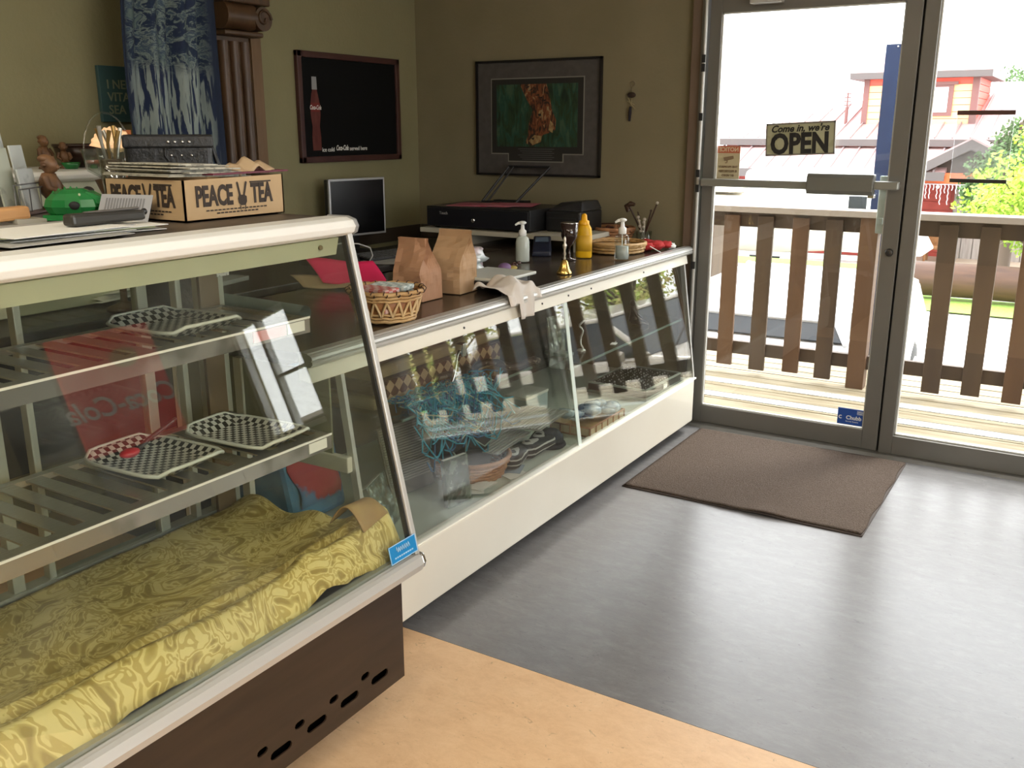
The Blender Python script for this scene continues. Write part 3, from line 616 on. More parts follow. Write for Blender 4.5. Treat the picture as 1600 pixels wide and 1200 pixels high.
# ================================================================ CREAM DISPLAY COUNTER
Y0, Y1 = -2.60, -.12
dc = thing('display_counter', 'long cream display counter with slanted glass front beside the entrance', 'display counter', (0, 0, 0))
mb = MB(); mb.prism([(1.735, .058), (1.785, .058), (1.785, .268), (1.735, .268)], Y0, Y1 - .04, 'y')
mb.hexa([(1.735, Y1 - .04, .058), (1.785, Y1 - .04, .058), (1.765, Y1, .075), (1.735, Y1, .075), (1.735, Y1 - .04, .268), (1.785, Y1 - .04, .268), (1.765, Y1, .268), (1.735, Y1, .268)])
mb.build('kick_panel', M_white, dc, .004)
mb = MB(); mb.box(1.745, 1.782, Y0, Y1, .264, .272); mb.build('kick_edge_strip', mat('pale_edge_strip', (.82, .80, .70), .3), dc, .002, label='pale edging strip along the top of the kick panel')
mb = MB(); mb.box(1.02, 1.75, Y0, Y1, .235, .262); mb.build('display_floor', mat('display_floor_white', (.55, .60, .54), .35), dc)
mb = MB(); mb.box(1.0, 1.03, Y0, Y1, .0, .87); mb.build('back_panel', mat('counter_back_olive', (.028, .026, .02), .6), dc)
mb = MB(); mb.box(1.03, 1.60, Y0, Y1, .0, .05); mb.box(1.55, 1.60, Y0, Y1, .05, .235); mb.build('plinth', M_rubber, dc)
mb = MB(); mb.prism([(.96, .88), (1.66, .88), (1.66, .905), (.96, .905)], -2.72, -.05, 'y'); mb.build('worktop', M_counter, dc, .002)
mb = MB(); mb.prism([(1.66, .872), (1.70, .872), (1.708, .880), (1.708, .886), (1.703, .889), (1.708, .892), (1.706, .899), (1.70, .904), (1.694, .905), (1.69, .908), (1.66, .908)], -2.72, -.05, 'y'); mb.build('worktop_edging', M_alum_l, dc, label='ribbed bright aluminium edging along the worktop front')
mb = MB(); mb.prism([(1.655, .832), (1.700, .829), (1.692, .870), (1.655, .872)], -2.72, Y1 + .02, 'y'); mb.build('top_fascia', M_white, dc, .003)
for y in (-.62, -1.13, -1.32, -1.52, -2.02):
    mb = MB(); mb.lathe([(0, 0), (.004, 0), (.004, .003), (0, .003)], 8, T=Matrix.Translation((1.695, y, .852)) @ Matrix.Rotation(PI / 2, 4, 'Y')); mb.build('screw', mat('screw_dark', (.05, .05, .05), .5), dc)
def slant(y0, y1, xo, t, z0=.268, z1=.83):   # a slab following the slanted front
    xa, xb = 1.768 + xo, 1.690 + xo
    return [(xa - t, y0, z0), (xa, y0, z0), (xa, y1, z0), (xa - t, y1, z0), (xb - t, y0, z1), (xb, y0, z1), (xb, y1, z1), (xb - t, y1, z1)]
MB().hexa(slant(-2.575, -1.34, .0, .006)).build('front_glass', M_glassc, dc)
MB().hexa(slant(-1.335, Y1 - .012, .0, .006)).build('front_glass', M_glassc, dc)
for y in (-2.60, Y1 - .012): MB().hexa(slant(y, y + .014, .003, .022)).build('end_strip', M_alum_l, dc)
MB().hexa(slant(-1.35, -1.325, .001, .003)).build('glass_joint', mat('joint_clear_edge', (.62, .70, .64), .25), dc)
MB().hexa([(1.06, -1.343, .264), (1.757, -1.343, .264), (1.757, -1.335, .264), (1.06, -1.335, .264), (1.06, -1.343, .86), (1.678, -1.343, .86), (1.678, -1.335, .86), (1.06, -1.335, .86)]).build('divider_glass', M_glass, dc)
for y0, y1 in ((-2.55, -1.36), (-1.32, -.15)):
    xf = 1.56 if y0 < -2 else 1.70; y0 = -2.18 if y0 < -2 else y0
    mb = MB(); mb.box(1.06, xf, y0, y1, .558, .564); mb.build('glass_shelf', M_glass, dc)
    mb = MB(); mb.box(xf - .003, xf + .003, y0, y1, .557, .565); mb.build('shelf_edge', mat('dark_glass_edge', (.12, .19, .16), .3), dc)
# far end cheek and near end cheek with rails (seen through the pastry case)
mb = MB(); mb.hexa([(1.03, Y1 + .0, .05), (1.735, Y1, .05), (1.735, Y1 + .012, .05), (1.03, Y1 + .012, .05), (1.03, Y1, .87), (1.665, Y1, .87), (1.665, Y1 + .012, .87), (1.03, Y1 + .012, .87)]); mb.build('end_panel', M_glass, dc)
mb = MB(); mb.box(1.03, 1.045, -2.62, -2.60, .27, .83); mb.box(1.30, 1.33, -2.62, -2.60, .27, .83); mb.build('end_frame', M_white, dc)
mb = MB(); mb.box(1.045, 1.72, -2.62, -2.60, .555, .60); mb.build('end_rail', M_white, dc, .003)
mb = MB(); mb.box(1.05, 1.30, -2.612, -2.606, .60, .83); mb.box(1.33, 1.66, -2.612, -2.606, .60, .83); mb.build('end_infill', M_olive, dc)

# ---- things inside the counter
G = .262
# turquoise raffia on glass shelf
rf = thing('raffia_bundle', 'loose turquoise raffia bundle spilling over the glass shelf in the cream counter', 'raffia', (1.52, -1.99, .566))
random.seed(3)
for nm, m, cnt in (('turquoise_strands', mat('raffia_turquoise', (.04, .30, .40), .6), 120), ('pale_strands', mat('raffia_pale', (.30, .40, .32), .6), 22), ('blue_strands', mat('raffia_blue', (.02, .12, .26), .6), 50)):
    mb = MB()
    for k in range(cnt):
        y = random.uniform(-.16, .10); x = random.uniform(-.02, .10); pts = []; ph = random.uniform(0, 6); L_ = random.uniform(.018, .045); dr_ = random.uniform(.2, 1.0)
        for i in range(9):
            xx = x + .05 * math.sin(ph + i * .55); over = max(0, xx - .048)
            pts.append((min(xx, .048 + over * .7) + .008 * math.sin(ph * 3 + i), y, (.006 + .034 * abs(math.sin(ph + i * .8))) * (1 if over == 0 else .3) - over * 2.6 * dr_)); y += L_
        mb.tube(pts, .0028, 4, cap=False)
    o = mb.build(nm, m, rf); o['kind'] = 'stuff'
# patterned folded textile
def zig(nt):
    ck = N(nt, 'ShaderNodeTexChecker', Scale=30.0); mp = N(nt, 'ShaderNodeMapping'); mp.inputs['Rotation'].default_value = (PI / 4, 0, 0); t = N(nt, 'ShaderNodeTexCoord'); nt.links.new(t.outputs['Object'], mp.inputs[0]); nt.links.new(mp.outputs[0], ck.inputs[0])
    ck.inputs['Color1'].default_value = (.10, .035, .02, 1); ck.inputs['Color2'].default_value = (.38, .25, .14, 1)
    return ck.outputs[0], None
tx = thing('folded_blanket', 'folded brown blanket with diamond border on the glass shelf above the raffia', 'blanket', (1.26, -1.80, .565))
for k, m in enumerate((mat('blanket_tan', (.30, .22, .12), .9), mat('blanket_brown', (.10, .05, .03), .9), mat('blanket_tan', (0, 0, 0)), mat('blanket_brown', (0, 0, 0)))):
    MB().box(-.18, .17, -.36, .42, .05 * k, .05 * k + .046).build('blanket_fold', m, tx, .012)
MB().box(.172, .178, -.30, .40, .035, .09).build('diamond_border', ramp_mat('diamond_pattern', zig, .9), tx)
# blue tote / red graphic panel at the near end
bt = thing('blue_tote_bag', 'blue tote bag with red print standing at near end of the counter', 'bag', (1.22, -2.33, G))
mb = MB(); mb.hexa([(-.11, -.16, 0), (.16, -.16, 0), (.16, .08, 0), (-.11, .08, 0), (-.06, -.17, .42), (.08, -.17, .42), (.08, .08, .42), (-.06, .08, .42)]); mb.build('bag_body', mat('tote_blue', (.04, .15, .33), .8, c2=(.10, .26, .42), scale=6, lo=.45, hi=.6), bt, .02)
mb = MB(); mb.grid(lambda u, v: (.163 - .075 * v + .004, -.14 + .18 * u + .015 * math.sin(v * 9), .06 + .24 * v), 8, 8, .002); mb.build('red_print', mat('tote_red', (.45, .04, .06), .8, c2=(.10, .22, .4), scale=9, lo=.52, hi=.58), bt)
mb = MB(); mb.tube([(.09, -.12, .41), (.10, -.11, .50), (.10, .02, .50), (.09, .03, .41)], .007, 6); mb.build('handle', mat('tote_blue', (0, 0, 0)), bt)
# round basket with dark goods
def basket(loc, label, r0, r1, h, m, rz=0, sy=1, rows=None, name='wicker_basket', binding=None):
    t = thing(name, label, 'basket', loc, rz)
    rows = rows or max(3, int(h / .012)); w = MB()
    for i in range(rows):
        z = h * (i + .5) / rows; r = r0 + (r1 - r0) * (i + .5) / rows
        n = 48; w.tube([((r + .0035 * (1 if (k + i) % 2 else -1)) * math.cos(2 * PI * k / n), (r + .0035 * (1 if (k + i) % 2 else -1)) * sy * math.sin(2 * PI * k / n), z) for k in range(n)], h / rows * .56, 5, closed=True)
    w.build('weave', m, t)
    b = MB(); b.lathe([(0, .002), (r0, .002), (r0, .006), (0, .006)], 28, sy=sy); b.build('base', m, t)
    b = MB(); b.tube([(r1 * math.cos(2 * PI * k / 36), r1 * sy * math.sin(2 * PI * k / 36), h) for k in range(36)], .008, 8, closed=True); b.build('rim', m, t)
    if binding:
        b = MB()
        for k in range(18):
            a = 2 * PI * k / 18; c = Vector((r1 * math.cos(a), r1 * sy * math.sin(a), h)); tn = Vector((-math.sin(a), math.cos(a), 0)); rd = Vector((math.cos(a), math.sin(a), 0))
            b.tube([c + tn * (.010 * (q / 4 - .5)) * 2 + (rd * math.cos(q * PI / 4 * 1.2) + Vector((0, 0, 1)) * math.sin(q * PI / 4 * 1.2)) * .0105 for q in range(6)], .002, 5)
        b.build('binding', binding, t)
    return t
basket((1.56, -1.80, G), 'round brown basket on the floor of the cream counter', .115, .145, .075, M_wickerd)
t = thing('dark_scarves', 'dark folded scarves filling the round brown basket in the counter', 'scarves', (1.55, -1.80, G + .02))
f = lambda d: 1 + .25 * noise.noise(d * 2.2)
for k, (x, y, z, r) in enumerate(((0, 0, .03, .085), (-.05, .04, .10, .06), (-.05, -.05, .11, .06), (.02, .03, .10, .05))):
    MB().ball((x, y, z), r, 16, 10, (1, 1.1, .8 + .3 * (k > 0)), f).build('folded_cloth', mat('charcoal_cloth', (.018, .017, .017), .85, c2=(.04, .035, .03), scale=18), t)
# corrugated grille leaning
cg = thing('slatted_board', 'grey slatted board leaning at near end of the cream counter', 'board', (1.50, -2.05, G + .004), -.15)
T = Matrix.Rotation(-.28, 4, 'Y')
mb = MB(); mb.box(-.008, 0, -.10, .10, 0, .24, T); mb.build('backing', mat('board_grey', (.17, .16, .15), .6), cg)
for k in range(22): MB().box(0, .005, -.095, .095, .045 + k * .0088, .0495 + k * .0088, T).build('slat', mat('slat_grey', (.33, .32, .30), .5), cg)
# wrapped books
def wrapped(loc, rz, tilt, label, w, h):
    t = thing('wrapped_book', label, 'book', loc, rz)
    T = Matrix.Rotation(tilt, 4, 'Y')
    MB().box(-.022, -.003, -w / 2 + .004, w / 2 - .004, .003, h - .003, T).build('book_block', mat('book_grey', (.12, .13, .11), .5, c2=(.3, .32, .28), scale=16, lo=.5, hi=.56), t, .001)
    MB().box(-.019, -.006, -w / 2 + .006, w / 2 - .006, h - .004, h - .001, T).build('page_edge', M_paper, t)
    mb = MB(); mb.grid(lambda u, v: T @ Vector((.0 + .004 * noise.noise(Vector((u * 9, v * 9, rz * 7))), -w / 2 + w * u, h * v)), 12, 14, .001, smooth=False); mb.build('plastic_wrap', M_clear, t)
    return t
wrapped((1.70, -2.06, G), -.18, -.10, 'shrink-wrapped grey book standing upright close to the counter glass', .115, .165)
wrapped((1.62, -2.30, G), .35, -.42, 'shrink-wrapped book leaning back at near end of the cream counter', .15, .16)
# cards lying
cs = thing('loose_cards', 'loose white cards lying flat on the counter display floor', 'cards', (1.66, -1.80, G))
random.seed(5)
for k in range(9):
    T = Matrix.Translation((random.uniform(-.05, .06), random.uniform(-.14, .14), .001 + k * .0012)) @ Matrix.Rotation(random.uniform(0, 3), 4, 'Z'); MB().box(-.03, .03, -.045, .045, 0, .001, T).build('card', M_paper if k % 3 else mat('card_bluegrey', (.35, .42, .5), .6), cs)
# ridged metal trays
ty = thing('ridged_tray', 'grey ridged metal tray resting above the striped bundle in the counter', 'tray', (1.56, -1.56, G + .085), .1)
for (ox, oy, tz) in ((0, -.10, .0), (.05, .15, .022)):
    mb = MB(); mb.box(-.09 + ox, .09 + ox, -.14 + oy, .14 + oy, tz, tz + .004); mb.build('tray_plate', mat('tray_grey', (.30, .30, .27), .4, metal=.4), ty)
    mb = MB()
    for k in range(12): mb.box(-.085 + ox + k * .0145, -.078 + ox + k * .0145, -.135 + oy, .135 + oy, tz + .004, tz + .008)
    mb.build('ridge', mat('tray_ridge', (.42, .42, .38), .4, metal=.4), ty)
def stripe(nt):
    w = N(nt, 'ShaderNodeTexWave', Scale=16.0, Distortion=1.5); w.bands_direction = 'Z'; nt.links.new(objco(nt), w.inputs[0])
    return ramp(nt, w.outputs[1] if len(w.outputs) > 1 else w.outputs[0], [(.78, (.010, .010, .011)), (.84, (.45, .45, .42))]), None
sb = thing('striped_slippers', 'black and white striped knitted slippers under the ridged tray', 'slippers', (1.66, -1.53, G))
for k, (x, y, a) in enumerate(((.0, -.10, .2), (.01, .03, -.1), (-.03, .12, .4))):
    mb = MB(); T = Matrix.Translation((x, y, 0)) @ Matrix.Rotation(a, 4, 'Z')
    mb.grid(lambda u, v: T @ Vector((.04 * math.cos(2 * PI * v) * (1 - .3 * u), -.07 + .15 * u, .038 + .036 * math.sin(2 * PI * v) * (1 - .45 * u))), 10, 16); mb.ball(T @ Vector((0, -.065, .038)), .037, 12, 8); mb.ball(T @ Vector((0, .078, .035)), .026, 12, 8)
    mb.build('slipper', ramp_mat('knit_stripe', stripe, .85), sb)
kt = thing('dark_knit_hat', 'dark navy knitted hat at the foot of the glass divider', 'hat', (1.66, -1.385, G))
MB().lathe([(0, .07), (.03, .066), (.05, .045), (.055, .012), (.052, .0), (.046, .0)][::-1], 24).build('crown', mat('navy_knit', (.012, .016, .024), .9, bump=.5, bscale=90), kt)
MB().tube([(.054 * math.cos(k * PI / 12), .054 * math.sin(k * PI / 12), .01) for k in range(24)], .009, 6, closed=True).build('brim', mat('navy_knit', (0, 0, 0)), kt)
# camera-like ornament with dark strap on the shelf
cm = thing('dark_strap_belt', 'coiled dark studded belt on the glass shelf left of the divider', 'belt', (1.50, -1.60, .565))
pts = [(-.10 + .05 * math.sin(k * .5) + .01 * k, -.24 + .026 * k, .018 + .03 * abs(math.sin(k * .7))) for k in range(18)]
mb = MB(); mb.tube(pts, .014, 8); mb.build('strap', mat('dark_strap', (.03, .02, .018), .5, c2=(.2, .18, .15), scale=40, lo=.58, hi=.62), cm)
mb = MB(); mb.tube([(.02, -.26, .02), (.0, -.20, .06), (-.03, -.14, .11), (-.04, -.10, .13)], .006, 6); mb.build('metal_tongue', M_chrome, cm)
mb = MB(); mb.box(-.05, -.02, -.12, -.09, .10, .15); mb.build('buckle', M_chrome, cm, .004)
# right bay
jw = thing('jewelry_case', 'flat black jewelry display case full of rings and studs', 'jewelry case', (1.585, -.42, G), -.03)
mb = MB(); mb.box(-.155, .155, -.20, .20, 0, .014); mb.build('lower_tray', mat('tray_green_grey', (.16, .20, .17), .35), jw, .002)
mb = MB(); mb.box(-.15, .15, -.195, .195, .014, .045); mb.build('case_box', mat('jewelry_black', (.010, .012, .011), .5), jw, .002)
mb = MB()
for b in ((-.15, .15, -.195, -.187, .045, .054), (-.15, .15, .187, .195, .045, .054), (-.15, -.142, -.195, .195, .045, .054), (.142, .15, -.195, .195, .045, .054)): mb.box(*b)
mb.build('lid_frame', mat('lid_grey', (.36, .40, .36), .4, metal=.3), jw, .001)
MB().box(-.142, .142, -.187, .187, .052, .054).build('lid_glass', glass_mat('lid_glass', (.97, .97, .97), .02), jw)
MB().box(.15, .158, -.02, .02, .02, .045).build('clasp', M_chrome, jw, .001)
random.seed(9); mb = MB()
for i in range(11):
    for j in range(15):
        if random.random() < .8: mb.ball((-.125 + i * .025 + random.uniform(-.004, .004), -.17 + j * .024 + random.uniform(-.004, .004), .048), random.uniform(.0022, .0055), 6, 4)
o = mb.build('rings_and_studs', mat('silver_beads', (.85, .85, .82), .3, metal=.3), jw); o['kind'] = 'stuff'
bb = thing('tray_basket', 'small square-patterned basket of plastic bagged trinkets beside the divider', 'basket', (1.66, -1.06, G))
mb = MB(); mb.box(-.09, .09, -.16, .16, 0, .004); mb.build('base', M_wicker, bb)
for a, b, c, d in ((-.09, .09, -.16, -.154), (-.09, .09, .154, .16), (-.09, -.084, -.16, .16), (.084, .09, -.16, .16)): MB().box(a, b, c, d, 0, .04).build('side_panel', mat('basket_cream', (.50, .40, .25), .6), bb)
mb = MB()
for z in (.003, .040): mb.tube([(-.09, -.16, z), (.09, -.16, z), (.09, .16, z), (-.09, .16, z)], .004, 6, closed=True)
for k in range(7): mb.tube([(.091, -.16 + k * .0533, .0), (.091, -.16 + k * .0533, .042)], .0035, 6)
for k in range(5): mb.tube([(-.09 + k * .045, -.161, .0), (-.09 + k * .045, -.161, .042)], .0035, 6)
mb.build('woven_band', M_wickerd, bb)
random.seed(11)
for k in range(13):
    x, y = random.uniform(-.055, .055), random.uniform(-.13, .13); s = random.uniform(.028, .042); sd = Vector((k * 3.1, k, 2))
    t = thing('bagged_trinket', 'clear bagged blue grey trinket heaped in the square-patterned basket', 'trinket bag', (1.66 + x, -1.06 + y, G + .035 + .015 * (k % 3)), random.uniform(0, 3), 'bagged trinkets in the counter basket')
    MB().ball((0, 0, .01), s, 9, 6, (1.1, .9, .55), lambda d: 1 + .55 * noise.noise(d * 2.5 + sd)).build('plastic_bag', mat('crinkled_bag', (.62, .70, .74), .12, c2=(.30, .42, .52), scale=30, spec=.9), t)
    MB().ball((0, 0, .012), s * .5, 8, 6, (1.2, .8, .5)).build('trinket', mat('trinket_blue', (.15, .3, .42), .5), t)
fs = thing('standing_photo_frame', 'wrapped photo frame standing on the glass shelf right of the divider', 'photo frame', (1.55, -1.13, .565), -.15)
T = Matrix.Rotation(-.12, 4, 'Y')
MB().box(-.008, 0, -.05, .05, .0, .16, T).build('frame_back', mat('book_grey', (0, 0, 0)), fs)
mb = MB(); mb.grid(lambda u, v: T @ Vector((.003 + .005 * noise.noise(Vector((u * 7, v * 7, 1))), -.055 + .11 * u, .165 * v)), 10, 12, .001, smooth=False); mb.build('plastic_wrap', M_clear, fs)
MB().box(-.05, .06, -.03, .03, 0, .014).build('stand', mat('stand_green_grey', (.2, .25, .22), .4), fs, .003)
tw = thing('twisted_ornament', 'small pale twisted ornament beside the wrapped frame on the shelf', 'ornament', (1.60, -1.02, .565))
MB().tube([(.008 * math.sin(k), .01 * math.cos(k * 1.3), .004 + k * .009) for k in range(15)], .004, 6).build('twist', mat('pale_metal', (.6, .62, .6), .3, metal=.5), tw)
MB().lathe([(0, 0), (.02, 0), (.018, .006), (0, .008)], 12).build('base', mat('pale_metal', (0, 0, 0)), tw)
dn = thing('dancer_figurine', 'small bronze seated figurine on upper glass shelf at the far end', 'figurine', (1.56, -.42, .565), .4)
bz = mat('dark_bronze', (.07, .055, .04), .4, metal=.5)
MB().ball((0, 0, .105), .014, 10, 8, (1, 1, 1.2)).build('head', bz, dn)
MB().tube([(0, 0, .02), (.004, 0, .06), (0, 0, .092)], [.02, .016, .007], 8).build('torso', bz, dn)
for s in (-1, 1): MB().tube([(.0, .012 * s, .02), (.04, .04 * s, .018), (.075, .01 * s, .006)], [.012, .009, .005], 8).build('leg', bz, dn)
for s in (-1, 1): MB().tube([(.0, .014 * s, .08), (.02, .035 * s, .05), (.045, .03 * s, .03)], [.006, .005, .004], 8).build('arm', bz, dn)
pw = thing('price_tag', 'small white price tag lying on the upper glass shelf', 'tag', (1.66, -.83, .565), .2)
MB().box(-.012, .012, -.02, .02, 0, .002).build('tag_card', M_paper, pw); MB().tube([(0, .018, .002), (.004, .03, .004), (-.004, .04, .002)], .0008, 4).build('string', M_paper, pw)
wbx = thing('white_box', 'white paper box on lower display floor against the back panel', 'box', (1.42, -1.16, G))
MB().box(-.05, .05, -.09, .09, 0, .12).build('box_body', mat('box_bluewhite', (.45, .55, .58), .5), wbx, .003); MB().box(-.052, .052, -.092, .092, .12, .132).build('box_lid', M_paper, wbx, .002)

# ================================================================ THINGS ON THE COUNTER
W = .908
bk = thing('napkin_basket', 'large golden wicker basket holding gingham napkins beside the case', 'basket', (1.575, -2.255, W))
MB().lathe([(0, .002), (.082, .002), (.108, .088), (.105, .088), (.079, .006), (0, .006)], 28).build('basket_lining', mat('lining_brown', (.22, .075, .022), .55, c2=(.34, .15, .05), scale=14), bk)
def ring(z, r, t, n=40): return [(r * math.cos(2 * PI * k / n), r * math.sin(2 * PI * k / n), z + .0015 * math.sin(k * 2.1)) for k in range(n)]
for z, r, t in ((.007, .086, .0055), (.017, .089, .0045), (.028, .092, .004), (.070, .105, .0045), (.080, .108, .005), (.092, .113, .0065)):
    MB().tube(ring(z, r, t), t, 7, closed=True).build('cane_hoop', M_wicker, bk)
mb = MB()
for k in range(18):
    a = 2 * PI * k / 18
    for sg in (-1, 1): mb.tube([((.0925 + .0135 * q / 4) * math.cos(a + sg * q * .05), (.0925 + .0135 * q / 4) * math.sin(a + sg * q * .05), .022 + .052 * q / 4) for q in range(5)], .0042, 5)
mb.build('slanted_weave', mat('pale_cane', (.50, .33, .15), .5, c2=(.62, .45, .24), scale=20), bk)
mb = MB()
for k in range(20):
    a = 2 * PI * k / 20
    mb.tube([((.113 + .0085 * math.cos(q * PI / 4)) * math.cos(a + .012 * q), (.113 + .0085 * math.cos(q * PI / 4)) * math.sin(a + .012 * q), .092 + .0085 * math.sin(q * PI / 4)) for q in range(9)], .0017, 5)
mb.build('binding', M_wickerdark, bk)['kind'] = 'stuff'
def ging(c1, c2, sc):
    def f(nt):
        k = N(nt, 'ShaderNodeTexChecker', Scale=sc); nt.links.new(objco(nt), k.inputs[0]); k.inputs[1].default_value = (*c1, 1); k.inputs[2].default_value = (*c2, 1); return k.outputs[0], None
    return f
for k, (x, y, m, lb) in enumerate(((.0, .035, ramp_mat('gingham_grey', ging((.62, .68, .66), (.36, .44, .44), 60), .9), 'grey and white gingham napkin bundle in the golden basket'), (.005, -.05, ramp_mat('gingham_red', ging((.62, .42, .38), (.50, .12, .10), 60), .9), 'red and white gingham napkin bundle in the golden basket'))):
    t = thing('napkin_bundle', lb, 'napkins', (1.572 + x * .9, -2.255 + y * .9, W + .032), .2 * (1 - k))
    for q in range(4): MB().box(-.062, .062, -.034, .034, .018 * q, .018 * q + .017).build('folded_napkin', m, t, .005)
# kraft bags
def kraft_bag(loc, rz, label, m, w, d, h, lean, tw=.0):
    t = thing('paper_bag', label, 'paper bag', loc, rz)
    sd = loc[0] * 9 + loc[1] * 5; NS = 5; NZ = 18; vs = []; fs = []
    # front (+x) and back (-x) walls of width w; the two side gussets fold inwards towards the flat top
    def sm(k): k = max(0, min(1, k)); return k * k * (3 - 2 * k)
    for j in range(NZ + 1):
        v = j / NZ; z = h * v
        hd = d / 2 * (1 - .94 * sm((v - .42) / .56)); g = w * .30 * sm((v - .40) / .4) * (1 - .25 * sm((v - .85) / .15)); hw = w / 2 * (1 - .04 * math.sin(v * PI))
        key = [(hd, -hw), (hd, hw), (0, hw - g), (-hd, hw), (-hd, -hw), (0, -hw + g)]
        for i in range(6):
            a, b = key[i], key[(i + 1) % 6]
            for k in range(NS):
                f = k / NS; x = a[0] + (b[0] - a[0]) * f; y = a[1] + (b[1] - a[1]) * f
                p = Vector((x, y, z)); nn = noise.noise(p * 15 + Vector((sd, 0, 0))) * .016 + noise.noise(p * 40 + Vector((0, sd, 0))) * .007
                q = min(1, v * 4) * (1 if v < .9 else .6); vs.append(p + Vector((nn * q + lean * v * v * .05, nn * q * .5 + tw * v * v, 0)))
    M_ = NS * 6
    fs = [(j * M_ + i, j * M_ + (i + 1) % M_, (j + 1) * M_ + (i + 1) % M_, (j + 1) * M_ + i) for j in range(NZ) for i in range(M_)]
    mb = MB(); mb.add(vs, fs + [tuple(range(M_))[::-1]]); mb.build('bag_body', m, t)
    mb = MB(); L_ = lean * .05; mb.box(-.002 + L_, .004 + L_, -w / 2 * .90 + tw, w / 2 * .90 + tw, h - .028, h + .001); mb.build('folded_top', m, t)
    return t
kraft_bag((1.437, -1.915, W), -1.58, 'reddish brown paper bag standing left, beside the golden basket', M_kraftr, .120, .115, .205, .3, -.006)
kraft_bag((1.45, -1.730, W), -1.50, 'tan brown paper bag standing right, nearer the folded white cloth', M_kraft, .130, .12, .215, -.3, .006)
# small glass cube frame
gc = thing('glass_cube', 'small clear glass cube holder between basket and brown bags', 'holder', (1.36, -2.09, W), .3)
for a, b in (((-.03, -.03), (.03, -.03)), ((.03, -.03), (.03, .03)), ((.03, .03), (-.03, .03)), ((-.03, .03), (-.03, -.03))):
    mb = MB(); mb.tube([(a[0], a[1], .055), (b[0], b[1], .055)], .003, 6); mb.tube([(a[0], a[1], .003), (b[0], b[1], .003)], .003, 6); mb.tube([(a[0], a[1], 0), (a[0], a[1], .058)], .003, 6); mb.build('wire_edge', M_chrome, gc)
MB().box(-.022, .022, -.022, .022, .006, .045).build('inner_block', M_clear, gc, .003)
# pink folder over papers
pf = thing('pink_folder', 'bright pink paper sheet sloping behind the golden wicker basket', 'paper', (1.00, -1.80, W + .001), 0)
def quad(P, u, v):
    a, b, c, d = [Vector(p) for p in P]; p = (a * (1 - u) + b * u) * (1 - v) + (d * (1 - u) + c * u) * v
    return p + Vector((0, 0, .004 * math.sin(u * 7 + v * 3)))
PQ = [(-.09, -.10, .095), (.13, .02, .085), (.22, .0, .012), (.02, -.13, .018)]
MB().grid(lambda u, v: quad(PQ, u, v), 16, 6, .002).build('pink_sheet', M_pink, pf)
MB().grid(lambda u, v: quad([(-.13, -.14, .035), (.12, -.02, .028), (.21, -.06, .003), (-.03, -.18, .004)], u, v), 12, 5, .002).build('tan_sheet', mat('tan_paper', (.45, .33, .2), .8), pf)
# scale
sc = thing('kitchen_scale', 'flat grey platform scale on the counter behind the white cloth', 'scale', (1.50, -1.56, W), .0)
mb = MB(); mb.box(-.10, .12, -.12, .13, .034, .046); mb.build('platform', mat('scale_grey', (.52, .53, .48), .4), sc, .004)
mb = MB(); mb.box(-.085, .10, -.125, .10, .008, .034); mb.build('scale_body', M_dark, sc, .004)
for x in (-.07, .09):
    for y in (-.09, .11): MB().lathe([(0, 0), (.01, 0), (.01, .034), (0, .034)], 10, c=(x, y, 0)).build('foot', M_rubber, sc)
# white rag
def rag(u, v):
    x = -.09 + .19 * u; y = -.10 + .22 * v
    z = .012 + .040 * math.exp(-((u - .42) ** 2 + (v - .45) ** 2) * 6) + .02 * noise.noise(Vector((u * 4, v * 4, 3))) + .012 * math.sin(v * 13 + u * 5)
    z = max(z, .003)
    if x > .052: z = .008 - (x - .052) * (1.9 if .3 < v < .75 else .75) ; x = .052 + (x - .052) * .22 + .006 * math.sin(v * 20)
    return (x, y, z)
mb = MB(); mb.grid(rag, 30, 30, .0025)
solo(mb, 'white_cloth', mat('white_cotton', (.62, .57, .52), .9, bump=.2, bscale=40), 'crumpled white cotton cloth draped over the counter edge', 'cloth', (1.655, -1.68, W + .003), .05)
# plastic bag
sd = Vector((3, 1, 2))
pbg = thing('plastic_bag', 'crumpled clear and pink plastic bag behind the scale', 'plastic bag', (1.285, -1.42, W))
mb = MB(); mb.ball((0, .02, .055), .072, 26, 18, (1, 1.15, .8), lambda d: 1 + .5 * noise.noise(d * 2.4 + sd) + .15 * noise.noise(d * 7)); mb.build('bag_body', mat('crumpled_plastic', (.52, .56, .55), .15, c2=(.62, .40, .45), scale=5, lo=.45, hi=.6, spec=.9), pbg)
mb = MB(); mb.grid(lambda u, v: (.02 * math.sin(u * 8), -.09 + .05 * u + .01 * math.sin(v * 9), .06 + .07 * v + .012 * noise.noise(Vector((u * 5, v * 5, 0)))), 10, 10, .001, smooth=False); mb.build('bag_top', mat('crumpled_plastic', (0, 0, 0)), pbg)
# beads/sunglasses
bd = thing('purple_trinket', 'purple oval purse with bead strand right of the plastic bag', 'purse', (1.35, -1.20, W), .3)
MB().ball((0, -.05, .018), .026, 14, 10, (1, 1.3, .7)).build('purse_body', mat('purple_cloth', (.17, .09, .2), .6), bd)
MB().ball((.02, .0, .010), .020, 12, 8, (1, 1.4, .4)).build('yellow_disc', mat('yellow_bead', (.45, .34, .08), .5), bd)
mb = MB()
for k in range(16): mb.ball((.01 * math.sin(k * 1.4), -.03 + k * .013, .008), .0075, 8, 6)
mb.build('bead_strand', mat('dark_beads', (.07, .025, .02), .25), bd)
